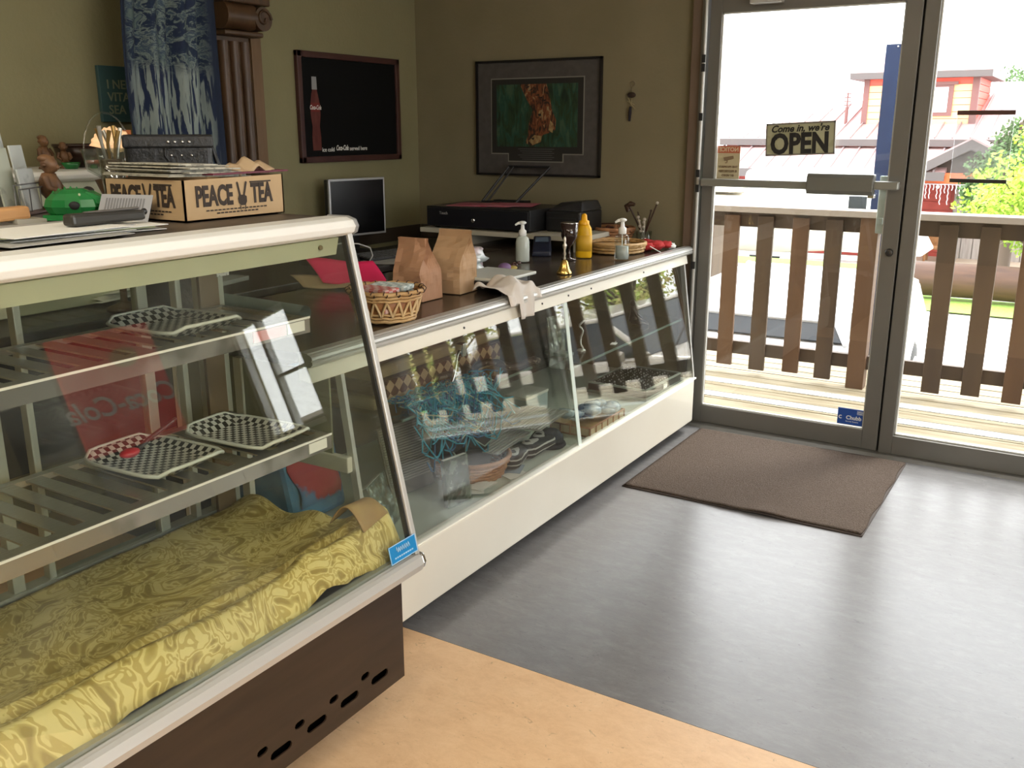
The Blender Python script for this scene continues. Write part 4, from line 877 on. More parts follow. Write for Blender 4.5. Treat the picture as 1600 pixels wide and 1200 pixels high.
# sanitizer bottles
def pump_bottle(loc, label, s, body, rz=0):
    t = thing('sanitizer_bottle', label, 'bottle', loc, rz)
    MB().lathe([(0, 0), (.030 * s, 0), (.033 * s, .005), (.033 * s, .085 * s), (.028 * s, .105 * s), (.014 * s, .115 * s), (0, .115 * s)], 24, sy=.75).build('bottle_body', body, t)
    MB().lathe([(0, 0.004), (.029 * s, .005), (.029 * s, .06 * s), (0, .06 * s)], 20, sy=.72).build('gel', mat('clear_gel', (.52, .56, .54), .1), t)
    MB().lathe([(0.015 * s, .112 * s), (.017 * s, .114 * s), (.017 * s, .135 * s), (.009 * s, .142 * s), (.007 * s, .165 * s), (.005 * s, .166 * s)], 16).build('collar', M_whitep, t)
    mb = MB(); mb.ball((0, 0, .170 * s), .016 * s, 14, 8, (1.1, 1, .5)); mb.tube([(0, 0, .17 * s), (-.015 * s, -.012 * s, .168 * s), (-.026 * s, -.02 * s, .160 * s)], [.008 * s, .006 * s, .0045 * s], 8); mb.build('pump_head', M_whitep, t)
    MB().tube([(0, 0, .01), (0, 0, .115 * s)], .0025, 6).build('dip_tube', M_whitep, t)
    return t
pump_bottle((1.27, -.95, W), 'hand sanitizer pump bottle with white label left of the brass bell', .98, mat('milky_bottle', (.55, .60, .55), .2, coat=.5))
b2 = pump_bottle((1.615, -.68, W), 'clear hand sanitizer pump bottle in front of the flat basket', 1.02, M_clear)
# bell
bl = thing('brass_bell', 'small brass hand bell with figure handle on the counter edge', 'bell', (1.59, -1.16, W))
MB().lathe([(.030, 0), (.031, .004), (.024, .014), (.018, .03), (.015, .045), (.008, .054), (0, .056)], 28).build('bell_cup', M_gold, bl)
MB().lathe([(0.004, .054), (.006, .06), (.003, .068), (.007, .078), (.004, .09), (.008, .104), (.009, .112), (.004, .120), (.006, .130), (.004, .142), (0, .147)], 14).build('handle', mat('handle_brass_worn', (.55, .5, .42), .3, metal=.8), bl)
MB().tube([(0, 0, .05), (0, 0, .012)], .0015, 5).ball((0, 0, .010), .005, 8, 6).build('clapper', M_gold, bl)
# goblet
gb = thing('dark_goblet', 'dark glass goblet beside the yellow bottle', 'goblet', (1.41, -.785, W))
MB().lathe([(0, 0), (.034, 0), (.034, .003), (.006, .008), (.005, .055), (.024, .075), (.036, .10), (.040, .16), (.038, .16), (.033, .10), (.0, .076)], 26).build('goblet_glass', mat('smoky_glass', (.03, .015, .012), .12, coat=.6), gb)
MB().lathe([(.0365, .158), (.0405, .158), (.0405, .161), (.0365, .161)], 26).build('silver_rim', M_chrome, gb)
# mustard bottle
ms = thing('mustard_bottle', 'yellow squeeze bottle with pointed cap', 'bottle', (1.435, -.695, W), .2)
MB().lathe([(0, 0), (.034, 0), (.037, .005), (.037, .10), (.034, .13), (.022, .150), (.0, .152)], 28, sy=.7).build('bottle_body', M_yellow, ms)
MB().lathe([(.023, .147), (.023, .162), (.014, .166), (.012, .188), (.006, .194), (0, .194)], 20).build('nozzle_cap', mat('cap_yellow', (.85, .42, .012), .35), ms)
MB().lathe([(.0372, .03), (.0374, .03), (.0374, .10), (.0372, .10)], 28, sy=.7).build('label_band', mat('mustard_label', (.72, .42, .03), .5, c2=(.62, .33, .03), scale=20), ms)
# baskets at far end
fb = basket((1.46, -.42, W), 'flat round pale wicker tray basket behind the clear bottle', .125, .140, .042, M_wicker)
sb2 = basket((1.33, -.165, W + .012), 'small reddish wicker basket of trinkets near the wall', .07, .10, .068, M_wickerd)
MB().tube([(-.135, -.02, .0), (-.12, -.02, .05), (-.08, -.01, .085), (.0, .0, .09)], .004, 6).build('side_handle', M_wickerdark, sb2)
t = thing('basket_trinkets', 'heap of reddish trinkets filling the small wicker basket', 'trinkets', (1.33, -.165, W + .024))
random.seed(2)
for k in range(18): MB().ball((random.uniform(-.06, .06), random.uniform(-.06, .06), .040 + random.uniform(0, .016)), .016, 8, 6, (1, 1.2, .8)).build('trinket', [mat('trinket_red', (.16, .05, .03), .5), mat('trinket_dark', (.05, .02, .015), .5), mat('trinket_tan', (.4, .2, .1), .5)][k % 3], t)
# carved sticks in a holder
cj = thing('stick_holder', 'clear jar holding slim carved hair sticks near the door trim', 'jar', (1.475, -.13, W))
MB().lathe([(0, 0), (.035, 0), (.037, .004), (.040, .07), (.038, .07), (.034, .006), (0, .006)], 22).build('jar_glass', M_clear, cj)
for k, (tx_, ty_, L, hd, m_) in enumerate(((-.075, -.02, .185, .018, 0), (-.05, .03, .15, 0, 0), (.065, .0, .20, .008, 1), (.025, .02, .16, .004, 0), (.01, -.02, .12, .009, 2), (-.02, -.03, .13, .008, 2))):
    t = thing('hair_stick', ['dark curved hook-headed stick leaning left in the clear jar', 'plain dark wooden stick leaning left in the clear jar', 'long dark stick with pale tip leaning right in the jar', 'shorter dark stick leaning right in the clear jar', 'pale beaded silver stick upright in the clear jar', 'pale shell-headed silver stick leaning left in the jar'][k], 'stick', (1.475, -.13, W))
    c = [mat('stick_dark', (.05, .025, .015), .4), mat('stick_dark', (0, 0, 0)), mat('stick_pale', (.55, .50, .42), .3, metal=.3)][m_]
    n = 6; MB().tube([(-tx_ * .2 + tx_ * q / n * 1.2, -ty_ * .2 + ty_ * 1.2 * q / n, .008 + L * q / n) for q in range(n + 1)], [.0046] * n + [.0036], 6).build('shaft', c, t)
    e = (tx_, ty_, .008 + L)
    if k == 0: MB().tube([(e[0], e[1], e[2] - .03), (e[0] - .012, e[1], e[2] - .005), (e[0] + .01, e[1], e[2] + .008), (e[0] + .03, e[1], e[2] + .004)], [.013, .016, .014, .008], 8).build('head', c, t)
    elif hd: MB().ball(e, max(hd, .006), 10, 8).build('head', mat('stick_pale', (0, 0, 0)) if m_ else c, t)
    if k >= 4:
        for q in range(3): MB().ball((tx_ * (.3 + .2 * q), ty_, .03 + L * (.3 + .2 * q)), .0075, 8, 6).build('bead', c, t)
rc = thing('red_pouch', 'crumpled red cloth pouches with white tag at far counter end', 'pouch', (1.60, -.27, W), 0)
for k, (x, y, r) in enumerate(((0, 0, .036), (-.06, .03, .034), (-.02, -.06, .030), (.03, .05, .026))):
    sd2 = Vector((k * 4, 2, 1)); MB().ball((x, y, .022), r, 16, 10, (1.1, 1.25, .62), lambda d: 1 + .4 * noise.noise(d * 2.6 + sd2)).build('pouch_cloth', M_red, rc)
mb = MB(); T = Matrix.Translation((.035, -.085, .012)) @ Matrix.Rotation(.5, 4, 'Z') @ Matrix.Rotation(.5, 4, 'Y'); mb.box(-.03, .03, -.010, .010, 0, .002, T); mb.build('white_tag', M_paper, rc)
wp = thing('white_crumple', 'small crumpled white tissue beside the red pouches', 'tissue', (1.64, -.175, W))
MB().ball((0, 0, .012), .020, 14, 10, (1, 1.5, .65), lambda d: 1 + .5 * noise.noise(d * 3)).build('tissue_body', M_paper, wp); MB().ball((-.01, .03, .009), .012, 10, 8, (1, 1, .7)).build('tissue_corner', M_paper, wp)
lb = thing('white_eraser_box', 'tiny white carton right of the yellow bottle', 'box', (1.33, -.52, W))
MB().box(-.02, .02, -.012, .012, 0, .02).build('carton', M_paper, lb, .001); MB().box(-.0205, -.012, -.0125, .0125, 0, .0205).build('carton_flap', mat('grey_paper', (0, 0, 0)), lb)
# rolled posters on the worktop, seen through the pastry case
rp = thing('rolled_poster', 'rolled blue grey poster lying on the counter behind the glass case', 'poster', (1.20, -2.42, W), 0)
a, b = Vector((-.24, .03, .026)), Vector((.20, .0, .026))
mb = MB(); mb.tube([a, b], .024, 18, cap=False); mb.tube([a + Vector((.005, 0, .004)), b + Vector((-.004, 0, .0))], .018, 18, cap=False); mb.build('paper_roll', mat('poster_bluegrey', (.26, .32, .32), .6), rp)
mb = MB(); mb.box(-.20, .0, -.26, -.05, 0, .012); mb.build('paper_stack', mat('grey_paper', (0, 0, 0)), rp, .001)
mb = MB(); mb.grid(lambda u, v: (-.22 + .14 * u, -.20 + .14 * v, .015 + .05 * u * v), 6, 6, .001); mb.build('bent_sheet', mat('poster_bluegrey', (0, 0, 0)), rp)
# papers on back desk
for k, (loc, lb_) in enumerate((((.30, -2.33, .856), 'crumpled white papers on the back desk seen through the case'), ((.30, -2.06, .856), 'small floral paper packet on the back desk'), ((.30, -1.86, .856), 'white card box on papers on the back desk'))):
    t = thing(['crumpled_papers', 'floral_packet', 'card_box'][k], lb_, ['papers', 'packet', 'box'][k], loc, .2)
    if k == 0:
        for q in range(4): MB().grid(lambda u, v: (-.10 + .2 * u, -.11 + .2 * v + .02 * q, .004 + .008 * q + .05 * (1 - u) * v * (q > 1) + .012 * abs(math.sin(u * 5 + q))), 8, 8, .001).build('sheet', M_paper, t)
    elif k == 1:
        MB().box(-.02, .02, -.06, .06, 0, .06).build('packet_body', mat('floral', (.55, .52, .4), .7, c2=(.2, .22, .15), scale=50, lo=.48, hi=.52), t, .004); MB().box(-.021, .021, -.05, .05, .06, .066).build('packet_fold', M_paper, t)
    else:
        MB().box(-.10, .12, -.15, .14, 0, .018).build('paper_pile', mat('grey_paper', (0, 0, 0)), t, .002); MB().box(-.03, .03, -.09, .05, .018, .085).build('box_body', M_paper, t, .002); MB().box(-.031, .031, .05, .09, .05, .08).build('box_flap', mat('grey_paper', (0, 0, 0)), t)

# ================================================================ PASTRY CASE
CY0, CY1 = -4.25, -2.735
pc = thing('pastry_case', 'large refrigerated pastry display case with sloping glass and woodgrain base', 'display case', (0, 0, 0))
# base panel with vent slots: real holes, black sheet behind for their inner shade
PX = 2.0
slots = []
for k in range(9): slots.append((-2.852 - .112 * k, .150, .044, .0105)); 
for k in range(9): slots.append((-2.905 - .112 * k, .180, .014, .0085))
mb = MB(); mb.box(PX - .03, PX - .022, CY0, CY1 - .02, .10, .43); mb.box(PX - .022, PX - .002, CY1 - .024, CY1 - .02, .10, .43); mb.box(PX - .022, PX - .002, CY0, CY1 - .024, .10, .104); mb.build('base_panel', M_vinyl, pc, .002)
def slotpoly(y, z, hw, r):
    return [(y + hw / 2 * sgn + r * math.cos(a), z + r * math.sin(a)) for sgn, rng in ((1, (-90, -45, 0, 45, 90)), (-1, (90, 135, 180, 225, 270))) for a in [math.radians(q) for q in rng]]
bm = bmesh.new()                                            # front skin with slots cut by triangle fill
def loop(pts):
    vs = [bm.verts.new((PX, y, z)) for y, z in pts]; return [bm.edges.new((vs[i], vs[(i + 1) % len(vs)])) for i in range(len(vs))]
ed = loop([(CY0, .10), (CY1 - .02, .10), (CY1 - .02, .43), (CY0, .43)])
for s_ in slots: ed += loop(slotpoly(*s_))
bmesh.ops.triangle_fill(bm, edges=ed, use_beauty=True)
me = bpy.data.meshes.new('vented_front'); bm.to_mesh(me); bm.free(); me.materials.append(M_vinyl)
o = bpy.data.objects.new('vented_front', me); COL.objects.link(o); o.parent = pc; so = o.modifiers.new('s', 'SOLIDIFY'); so.thickness = .004; so.offset = 0
MB().box(PX - .0215, PX - .020, CY0, CY1 - .03, .11, .40).build('vent_shade_sheet', mat('vent_shade_black', (.002, .002, .002), 1, spec=0), pc)  # black sheet standing in for the shade inside the slots
mb = MB(); mb.box(1.42, 1.90, CY0 + .04, CY1 - .06, .0, .12); mb.build('plinth', mat('plinth_brown', (.05, .03, .02), .6), pc)
mb = MB(); mb.box(1.40, PX - .03, CY0, CY1 - .02, .10, .43); mb.build('base_body', M_vinyl, pc)
# bottom rail and its mitred corner
rail = [(1.97, .418), (2.045, .405), (2.062, .412), (2.068, .430), (2.062, .448), (2.052, .452), (2.048, .447), (2.040, .452), (2.034, .447), (2.025, .455), (1.97, .455)]
mb = MB(); mb.prism(rail, CY0, CY1 - .01, 'y'); mb.build('bottom_rail', M_alum_l, pc)
mb = MB(); mb.prism([(2.0, .418), (2.045, .407), (2.062, .415), (2.066, .43), (2.058, .452), (2.0, .455)], CY1 - .012, CY1 + .006, 'y'); mb.build('rail_corner', M_chrome, pc, .006)
# sloping glass
def sl(y0, y1, t, xo=0, za=.452, zb=1.232):
    f = lambda z: 2.046 - (z - .452) * (2.046 - 1.872) / .78 + xo
    return [(f(za) - t, y0, za), (f(za), y0, za), (f(za), y1, za), (f(za) - t, y1, za), (f(zb) - t, y0, zb), (f(zb), y0, zb), (f(zb), y1, zb), (f(zb) - t, y1, zb)]
MB().hexa(sl(CY0 + .01, CY1 - .02, .006, -.004)).build('front_glass', M_glass, pc)
MB().hexa(sl(CY1 - .024, CY1 - .018, .012, -.004)).build('gasket', M_rubber, pc)
MB().hexa(sl(CY1 - .018, CY1 - .001, .022, .003, .45, 1.236)).build('end_post', M_alum_l, pc, .003)
MB().hexa(sl(CY0, CY0 + .016, .022, .003, .45, 1.236)).build('end_post', M_alum_l, pc, .003)
# end glass (right) and its frame
f = lambda z: 2.046 - (z - .452) * (2.046 - 1.872) / .78
MB().prism([(1.42, .455), (f(.455) - .02, .455), (f(1.215) - .02, 1.215), (1.42, 1.215)], CY1 - .012, CY1 - .006, 'y').build('end_glass', glass_mat('end_glass', (.9, .94, .92), .04, haze=.01), pc)
MB().prism([(1.40, .43), (2.0, .43), (2.0, .455), (1.42, .455), (1.42, 1.215), (1.40, 1.215)], CY1 - .018, CY1 - .002, 'y').build('end_frame', M_steel, pc)
# top rail + top board
mb = MB(); mb.prism([(1.80, 1.225), (1.868, 1.222), (1.884, 1.230), (1.890, 1.244), (1.882, 1.258), (1.862, 1.264), (1.80, 1.264)], CY0, CY1 - .002, 'y'); mb.build('top_rail', M_whitep, pc, .002, label='rounded white aluminium rail along the top front edge')
for yy in (CY1 - .003,):
    mb = MB(); mb.prism([(1.80, 1.222), (1.866, 1.220), (1.886, 1.229), (1.892, 1.244), (1.884, 1.260), (1.862, 1.2665), (1.80, 1.2665)], yy, yy + .010, 'y'); mb.build('rail_end_cap', mat('end_cap_grey', (.25, .25, .25), .4), pc, .002)
mb = MB(); mb.box(1.00, 1.80, CY0, CY1, 1.232, 1.262); mb.build('top_board', mat('case_top_brown', (.06, .045, .035), .45, c2=(.09, .07, .055), scale=5), pc, .003)
mb = MB(); mb.prism([(1.70, 1.232), (1.80, 1.232), (1.858, 1.218), (1.848, 1.178), (1.80, 1.170), (1.72, 1.195)], CY0 + .02, CY1 - .03, 'y'); mb.build('light_housing', M_innerwhite, pc)
MB().ball((1.856, CY1 - .09, 1.20), .006, 10, 8).build('housing_screw', mat('screw_brown', (.2, .15, .08), .5), pc)
# deck + shelves with slots
mb = MB(); mb.box(1.42, 2.02, CY0 + .02, CY1 - .02, .43, .455); mb.build('deck', mat('deck_steel', (.30, .31, .26), .35, metal=.3), pc)
mb = MB(); mb.box(2.018, 2.036, CY0 + .02, CY1 - .02, .43, .4575); mb.build('glass_channel', mat('channel_grey', (.36, .38, .34), .35, metal=.3), pc)
def wire_shelf(z, x0, x1):
    y0, y1 = CY0 + .05, CY1 - .085
    for k in range(int((y1 - y0) / .062) + 1):
        y = y0 + k * .062; MB().box(x0 + .022, x1 - .03, y, min(y + .036, y1), z - .004, z).build('shelf_slat', M_steel, pc)
    mb = MB(); mb.box(x0, x0 + .022, y0, y1, z - .012, z + .001); mb.box(x1 - .03, x1, y0, y1, z - .004, z + .001); mb.box(x0, x1, y1 - .006, y1, z - .014, z + .001); mb.build('shelf_frame', M_steel, pc)
    mb = MB(); mb.box(x1, x1 + .004, y0, y1, z - .036, z + .002); mb.build('price_rail', mat('price_rail', (.34, .34, .33), .16, metal=.7, c2=(.62, .60, .60), scale=3, lo=.5, hi=.54), pc, label='clear price strip holder along the shelf front')
    mb = MB(); mb.box(x1 + .004, x1 + .006, y0, y1, z - .002, z + .003); mb.build('rail_lip', M_whitep, pc)
wire_shelf(1.032, 1.50, 1.80)
wire_shelf(.750, 1.50, 1.85)
tg_ = MB(); tg_.box(1.805, 1.807, -3.0, -2.90, 1.004, 1.028); tg_.build('pink_price_tag', mat('tag_pink', (.65, .28, .3), .5), pc, label='pink price tag in the upper shelf strip')
tg_ = MB(); tg_.box(1.805, 1.807, -2.895, -2.84, 1.004, 1.028); tg_.box(1.855, 1.857, -2.90, -2.84, .722, .746); tg_.build('pale_price_tag', M_paper, pc, label='pale price tags in the shelf strips')
# rear sliding doors with aluminium frames, uprights
for y in (-2.77, -2.83, -2.905, -3.01, -3.32, -3.40, -3.47, -3.95, -4.2):
    w_ = .028 if y in (-3.01, -3.40, -2.83) else .016
    mb = MB(); mb.box(1.425, 1.450, y - w_ / 2, y + w_ / 2, .455, 1.20); mb.build('rear_upright', mat('upright_aluminium', (.42, .44, .38), .4, metal=.4), pc, .002)
for y0, y1 in ((-3.31, -3.02), (-4.18, -3.48)): MB().box(1.435, 1.441, y0, y1, .47, 1.19).build('rear_door_glass', glass_mat('rear_glass', (.80, .83, .78), .05, haze=.02), pc)
mb = MB(); mb.box(1.42, 1.455, CY0 + .02, CY1 - .02, 1.19, 1.232); mb.box(1.42, 1.455, CY0 + .02, CY1 - .02, .455, .475); mb.build('rear_track', mat('upright_aluminium', (0, 0, 0)), pc)
mb = MB(); mb.box(1.465, 1.475, -2.86, -2.80, .47, 1.19); mb.build('shelf_standard', mat('standard_brown', (.16, .11, .06), .5, metal=.3), pc)
mb = MB(); mb.box(1.476, 1.478, -2.805, -2.765, 1.10, 1.17); mb.build('rating_label', mat('label_print', (.68, .68, .62), .6, c2=(.3, .3, .28), scale=90, lo=.55, hi=.6), pc)
# blue maker's plate bottom right corner of the glass
nx = Vector((.976, 0, .217)); T = Matrix.Translation((2.0435, -2.795, .482)) @ Matrix(((0, -.2177, .976), (1, 0, 0), (0, .976, .2177))).to_4x4()
mb = MB(); mb.box(-.052, .050, -.022, .022, 0, .0015, T); mk = mb.build('maker_sticker', mat('sticker_cyan', (.01, .20, .48), .35), pc, label='blue maker sticker at lower right corner of the front glass')
mb = MB()
mb.tube([T @ Vector((-.026 + .0016 * k, .006 + .0065 * math.sin(k * 1.35) * (1.5 if k < 3 else 1), .0022)) for k in range(32)], .0011, 4)
mb.build('script_print', mat('sticker_pale_blue', (.35, .55, .75), .5), mk)
mb = MB()
for k in range(9): mb.box(-.036 + k * .008, -.0305 + k * .008, -.0125, -.009, .0015, .0022, T)
for q in ((-.052, .050, .020, .022), (-.052, .050, -.022, -.020), (-.052, -.050, -.022, .022), (.048, .050, -.022, .022)): mb.box(*q, .0015, .0022, T)
mb.build('pale_border', mat('sticker_pale_blue', (0, 0, 0)), mk)
# ---- cloth over the deck
def dam(nt):
    co = objco(nt, (1, 1, .6))
    a = N(nt, 'ShaderNodeTexNoise', Scale=9.0, Detail=1.5, Distortion=4.2, Roughness=.45); nt.links.new(co, a.inputs[0])
    c = ramp(nt, a.outputs[0], [(.36, (.38, .28, .07)), (.44, (.58, .46, .15)), (.455, (.76, .64, .26)), (.49, (.76, .64, .26)), (.50, (.54, .41, .12)), (.57, (.53, .41, .12)), (.59, (.74, .62, .25))])
    return c, a.outputs[0]
def pc_cloth(u, v):      # u across 0 back .. 1 front glass ; v along 0 left .. 1 right end
    y = -4.15 + 1.385 * v
    prof = [(0, 1.47, .475), (.55, 1.80, .478), (.66, 1.875, .50), (.72, 1.905, .520), (.77, 1.93, .505), (.82, 1.95, .525), (.87, 1.975, .535), (.92, 1.998, .512), (.97, 2.016, .485), (1, 2.024, .456)]
    for (a, xa, za), (b, xb, zb) in zip(prof, prof[1:]):
        if a <= u <= b: k = (u - a) / (b - a); x = xa + (xb - xa) * k; z = za + (zb - za) * k; break
    fold = max(0, u - .6) * 2.5
    z += .010 * noise.noise(Vector((x * 7, y * 5, 0))) + .008 * fold * math.sin(y * 13 + 3 * u) + .006 * fold * noise.noise(Vector((u * 6, y * 30, 2)))
    x += .010 * fold * math.sin(y * 7) * (u < .97)
    e = max(0, v - .9) / .1
    z += .045 * e * e * (.3 + .7 * math.exp(-((u - .75) / .2) ** 2)) + .012 * e * math.sin(u * 18)
    lift = max(0, .05 - abs(v - .80)) / .05
    z += .02 * lift * (u > .8)
    x = min(x, 2.046 - (z - .452) * .223 - .016)
    return (x, y, z)
cy = thing('yellow_tablecloth', 'rumpled yellow damask tablecloth lining the bottom of the pastry case', 'tablecloth')
MB().grid(pc_cloth, 56, 120, .003).build('cloth', ramp_mat('yellow_damask', dam, .55, bump=.25), cy)
for k in range(1):
    MB().grid(lambda u, v: (1.87 + .11 * u, -2.86 + .09 * v, .535 + .055 * math.sin(PI * u) * (1 - .5 * v) + .02 * v), 12, 10, .003).build('bunched_corner', mat('cloth_brown_lining', (.33, .2, .09), .7, c2=(.45, .3, .12), scale=12), cy)
# ---- checkered trays
def chk(nt):
    k = N(nt, 'ShaderNodeTexChecker', Scale=82.0); nt.links.new(objco(nt, (1, 1, .001)), k.inputs[0]); k.inputs[1].default_value = (.015, .015, .015, 1); k.inputs[2].default_value = (.62, .62, .56, 1); return k.outputs[0], None
def serving_tray(loc, rz, label, L=.27, Wd=.235):
    t = thing('checkered_tray', label, 'tray', loc, rz, 'black and white checkered trays on the case shelves')
    def rr(s, n=32):
        out = []
        for k in range(n):
            a = 2 * PI * k / n; c, d = math.cos(a), math.sin(a); p = 5
            r = (abs(c) ** p + abs(d) ** p) ** (-1 / p); out.append((c * r * (L / 2 + s), d * r * (Wd / 2 + s)))
        return out
    n = 32; rings = [(rr(-.035), .003), (rr(-.022), .005), (rr(-.010), .012), (rr(-.001), .018)]
    vs = []; fs = []
    for q, z in rings: vs += [(x, y, z + (.010 * (abs(x) > L / 2 - .03) * (abs(y) < Wd * .35))) for x, y in q]
    fs = [(i * n + k, i * n + (k + 1) % n, (i + 1) * n + (k + 1) % n, (i + 1) * n + k) for i in range(3) for k in range(n)]
    mb = MB(); mb.add([(x, y, z - .0) for x, y, z in vs], fs + [tuple(range(n))], True)
    o = mb.build('checkered_bowl', ramp_mat('black_white_check', chk, .3), t); s_ = o.modifiers.new('s', 'SOLIDIFY'); s_.thickness = .003; s_.offset = -1
    mb = MB(); q = rr(0); mb.tube([(x, y, .019 + (.010 * (abs(x) > L / 2 - .03) * (abs(y) < Wd * .35))) for x, y in q], .0045, 6, closed=True); mb.build('white_rim', mat('tray_rim_white', (.62, .64, .58), .3), t)
    return t
serving_tray((1.655, -3.085, 1.034), .04, 'checkered serving tray alone on the upper shelf', .235, .215)
serving_tray((1.672, -3.185, .752), .05, 'checkered tray with red tongs on lower shelf, left of the pair', .26, .205)
serving_tray((1.715, -2.955, .752), .10, 'empty checkered tray at the right end of the lower shelf', .27, .18).rotation_euler[2] = .06
tn = thing('red_serving_spoon', 'dark serving utensil with bright red end resting on the checkered tray', 'utensil', (1.66, -3.21, .790), 0)
MB().tube([(.01, -.02, .004), (-.01, .03, .014), (-.03, .09, .022), (-.04, .13, .03)], [.006, .005, .005, .004], 8).build('handle', mat('utensil_black', (.03, .02, .018), .4), tn)
MB().ball((.018, -.04, .008), .017, 14, 10, (.9, 1.4, .6)).build('red_end', mat('bright_red_plastic', (.50, .015, .03), .35), tn)

# ================================================================ THINGS ON THE CASE TOP
TZ = 1.264
# drinks tray carton with print
cx = thing('cardboard_tray', 'open cardboard drinks tray printed PEACE TEA on the case top', 'cardboard box', (1.655, -3.03, TZ), 0)
# near corner at origin; side A runs along -X (left face), side B runs along +Y (right face)
def wall(p0, p1, h0, h1, t=.004):
    p0, p1 = Vector(p0), Vector(p1); d = (p1 - p0).normalized(); n_ = Vector((-d.y, d.x, 0)) * t
    return [(*p0.xy, 0), (*p1.xy, 0), (*(p1 + n_).xy, 0), (*(p0 + n_).xy, 0), (*p0.xy, h0), (*p1.xy, h1), (*(p1 + n_).xy, h1), (*(p0 + n_).xy, h0)]
A, B, C_, D = (0, 0, 0), (0, .30, 0), (-.27, .30, 0), (-.27, 0, 0)
for p, q, h0, h1 in ((A, B, .090, .093), (B, C_, .093, .09), (C_, D, .09, .088), (D, A, .088, .090)):
    MB().hexa(wall(p, q, h0, h1)).build('side_panel', M_card, cx)
MB().box(-.27, 0, 0, .30, 0, .003).build('base', M_card, cx)
def peace(parent, org, rot, w):
    # lettering in the plane of the panel; org = point at panel centre
    R = Matrix.Translation(org) @ rot.to_4x4()
    e = rot.to_euler()
    text('PEACE', .062, M_ink, parent, R @ Vector((-w * .245, .004, .001)), e, bold=.0022, sx=.60)
    text('TEA', .062, M_ink, parent, R @ Vector((w * .285, .004, .001)), e, bold=.0022, sx=.60)
    mb = MB(); T = R
    def pr_(poly): mb.add([T @ Vector((x, y, .0012)) for x, y in poly], [tuple(range(len(poly)))])
    c0 = w * .06
    pr_([(c0 - .012, -.014), (c0 - .006, -.020), (c0 + .008, -.020), (c0 + .013, -.012), (c0 + .013, .000), (c0 + .006, .004), (c0 - .010, .004), (c0 - .014, -.004)])
    pr_([(c0 - .010, .003), (c0 - .004, .003), (c0 - .0105, .032), (c0 - .0135, .035), (c0 - .0165, .032)])
    pr_([(c0 + .002, .003), (c0 + .008, .003), (c0 + .0165, .032), (c0 + .0135, .035), (c0 + .0105, .033)])
    pr_([(c0 - .008, -.030), (c0 - .0055, -.030), (c0 - .006, -.020), (c0 - .0085, -.020)])
    pr_([(c0 + .0055, -.030), (c0 + .008, -.030), (c0 + .0095, -.020), (c0 + .007, -.020)])
    pr_([(-w * .02 + w * .17, .0305), (w * .40, .0305), (w * .40, .034), (w * .15, .034)])
    mb.build('peace_hand_print', M_ink, parent)
    mb = MB()
    for k in range(16): mb.box(-.092 + k * .0116, -.0835 + k * .0116, -.0275, -.0245, .0004, .001, R)
    for k in range(11): mb.box(-.062 + k * .0116, -.0535 + k * .0116, -.0345, -.0315, .0004, .001, R)
    mb.build('small_print', M_ink, parent)
peace(cx, Vector((.0005, .15, .047)), Matrix(((0, 0, 1), (1, 0, 0), (0, 1, 0))), .27)
peace(cx, Vector((-.135, -.0005, .047)), Matrix(((1, 0, 0), (0, 0, -1), (0, 1, 0))), .25)
MB().grid(lambda u, v: (-.02 - .05 * v, .18 + .115 * u, .088 + .022 * math.sin(u * 2.6) + .02 * v + .006 * math.sin(u * 14)), 12, 5, .003).build('torn_flap', mat('torn_kraft', (.50, .36, .22), .8), cx)
np_ = thing('newspaper_stack', 'stack of newspapers and magazines heaped on the cardboard drinks tray', 'newspapers', (1.53, -2.93, TZ + .094), 0)
random.seed(4)
for k in range(9):
    T = Matrix.Translation((-.005 + random.uniform(-.01, .01), random.uniform(-.01, .02), .0032 * k)) @ Matrix.Rotation(random.uniform(-.10, .10), 4, 'Z') @ Matrix.Rotation(-.03, 4, 'X')
    MB().box(-.125, .11, -.105 + .006 * (k % 3), .13 - .014 * k, 0, .003, T).build('newspaper', mat(['newsprint_a', 'newsprint_b', 'newsprint_c'][k % 3], [(.42, .39, .31), (.36, .34, .28), (.50, .48, .40)][k % 3], .9, c2=(.25, .24, .2), scale=60, lo=.5, hi=.6), np_)
MB().box(-.10, .11, -.06, .20, .0, .004, Matrix.Translation((.015, .03, .004)) @ Matrix.Rotation(.1, 4, 'Z')).build('burgundy_folder', mat('burgundy_card', (.14, .02, .04), .6), np_)
# leaflet standing
lf = thing('standing_leaflet', 'grey printed leaflet leaning against the cardboard tray', 'leaflet', (1.535, -3.088, TZ))
T = Matrix.Rotation(-1.30, 4, 'Z') @ Matrix.Rotation(-.45, 4, 'Y')
MB().box(-.001, 0, -.085, .050, 0, .064, T).build('leaflet_sheet', mat('leaflet_grey', (.36, .36, .38), .7), lf)
mb = MB()
for k in range(14): mb.box(.0001, .0006, -.070 + k * .0075, -.066 + k * .0075, .018 + .006 * (k % 3), .055, T)
mb.build('printed_columns', mat('print_midgrey', (.20, .20, .21), .7), lf)
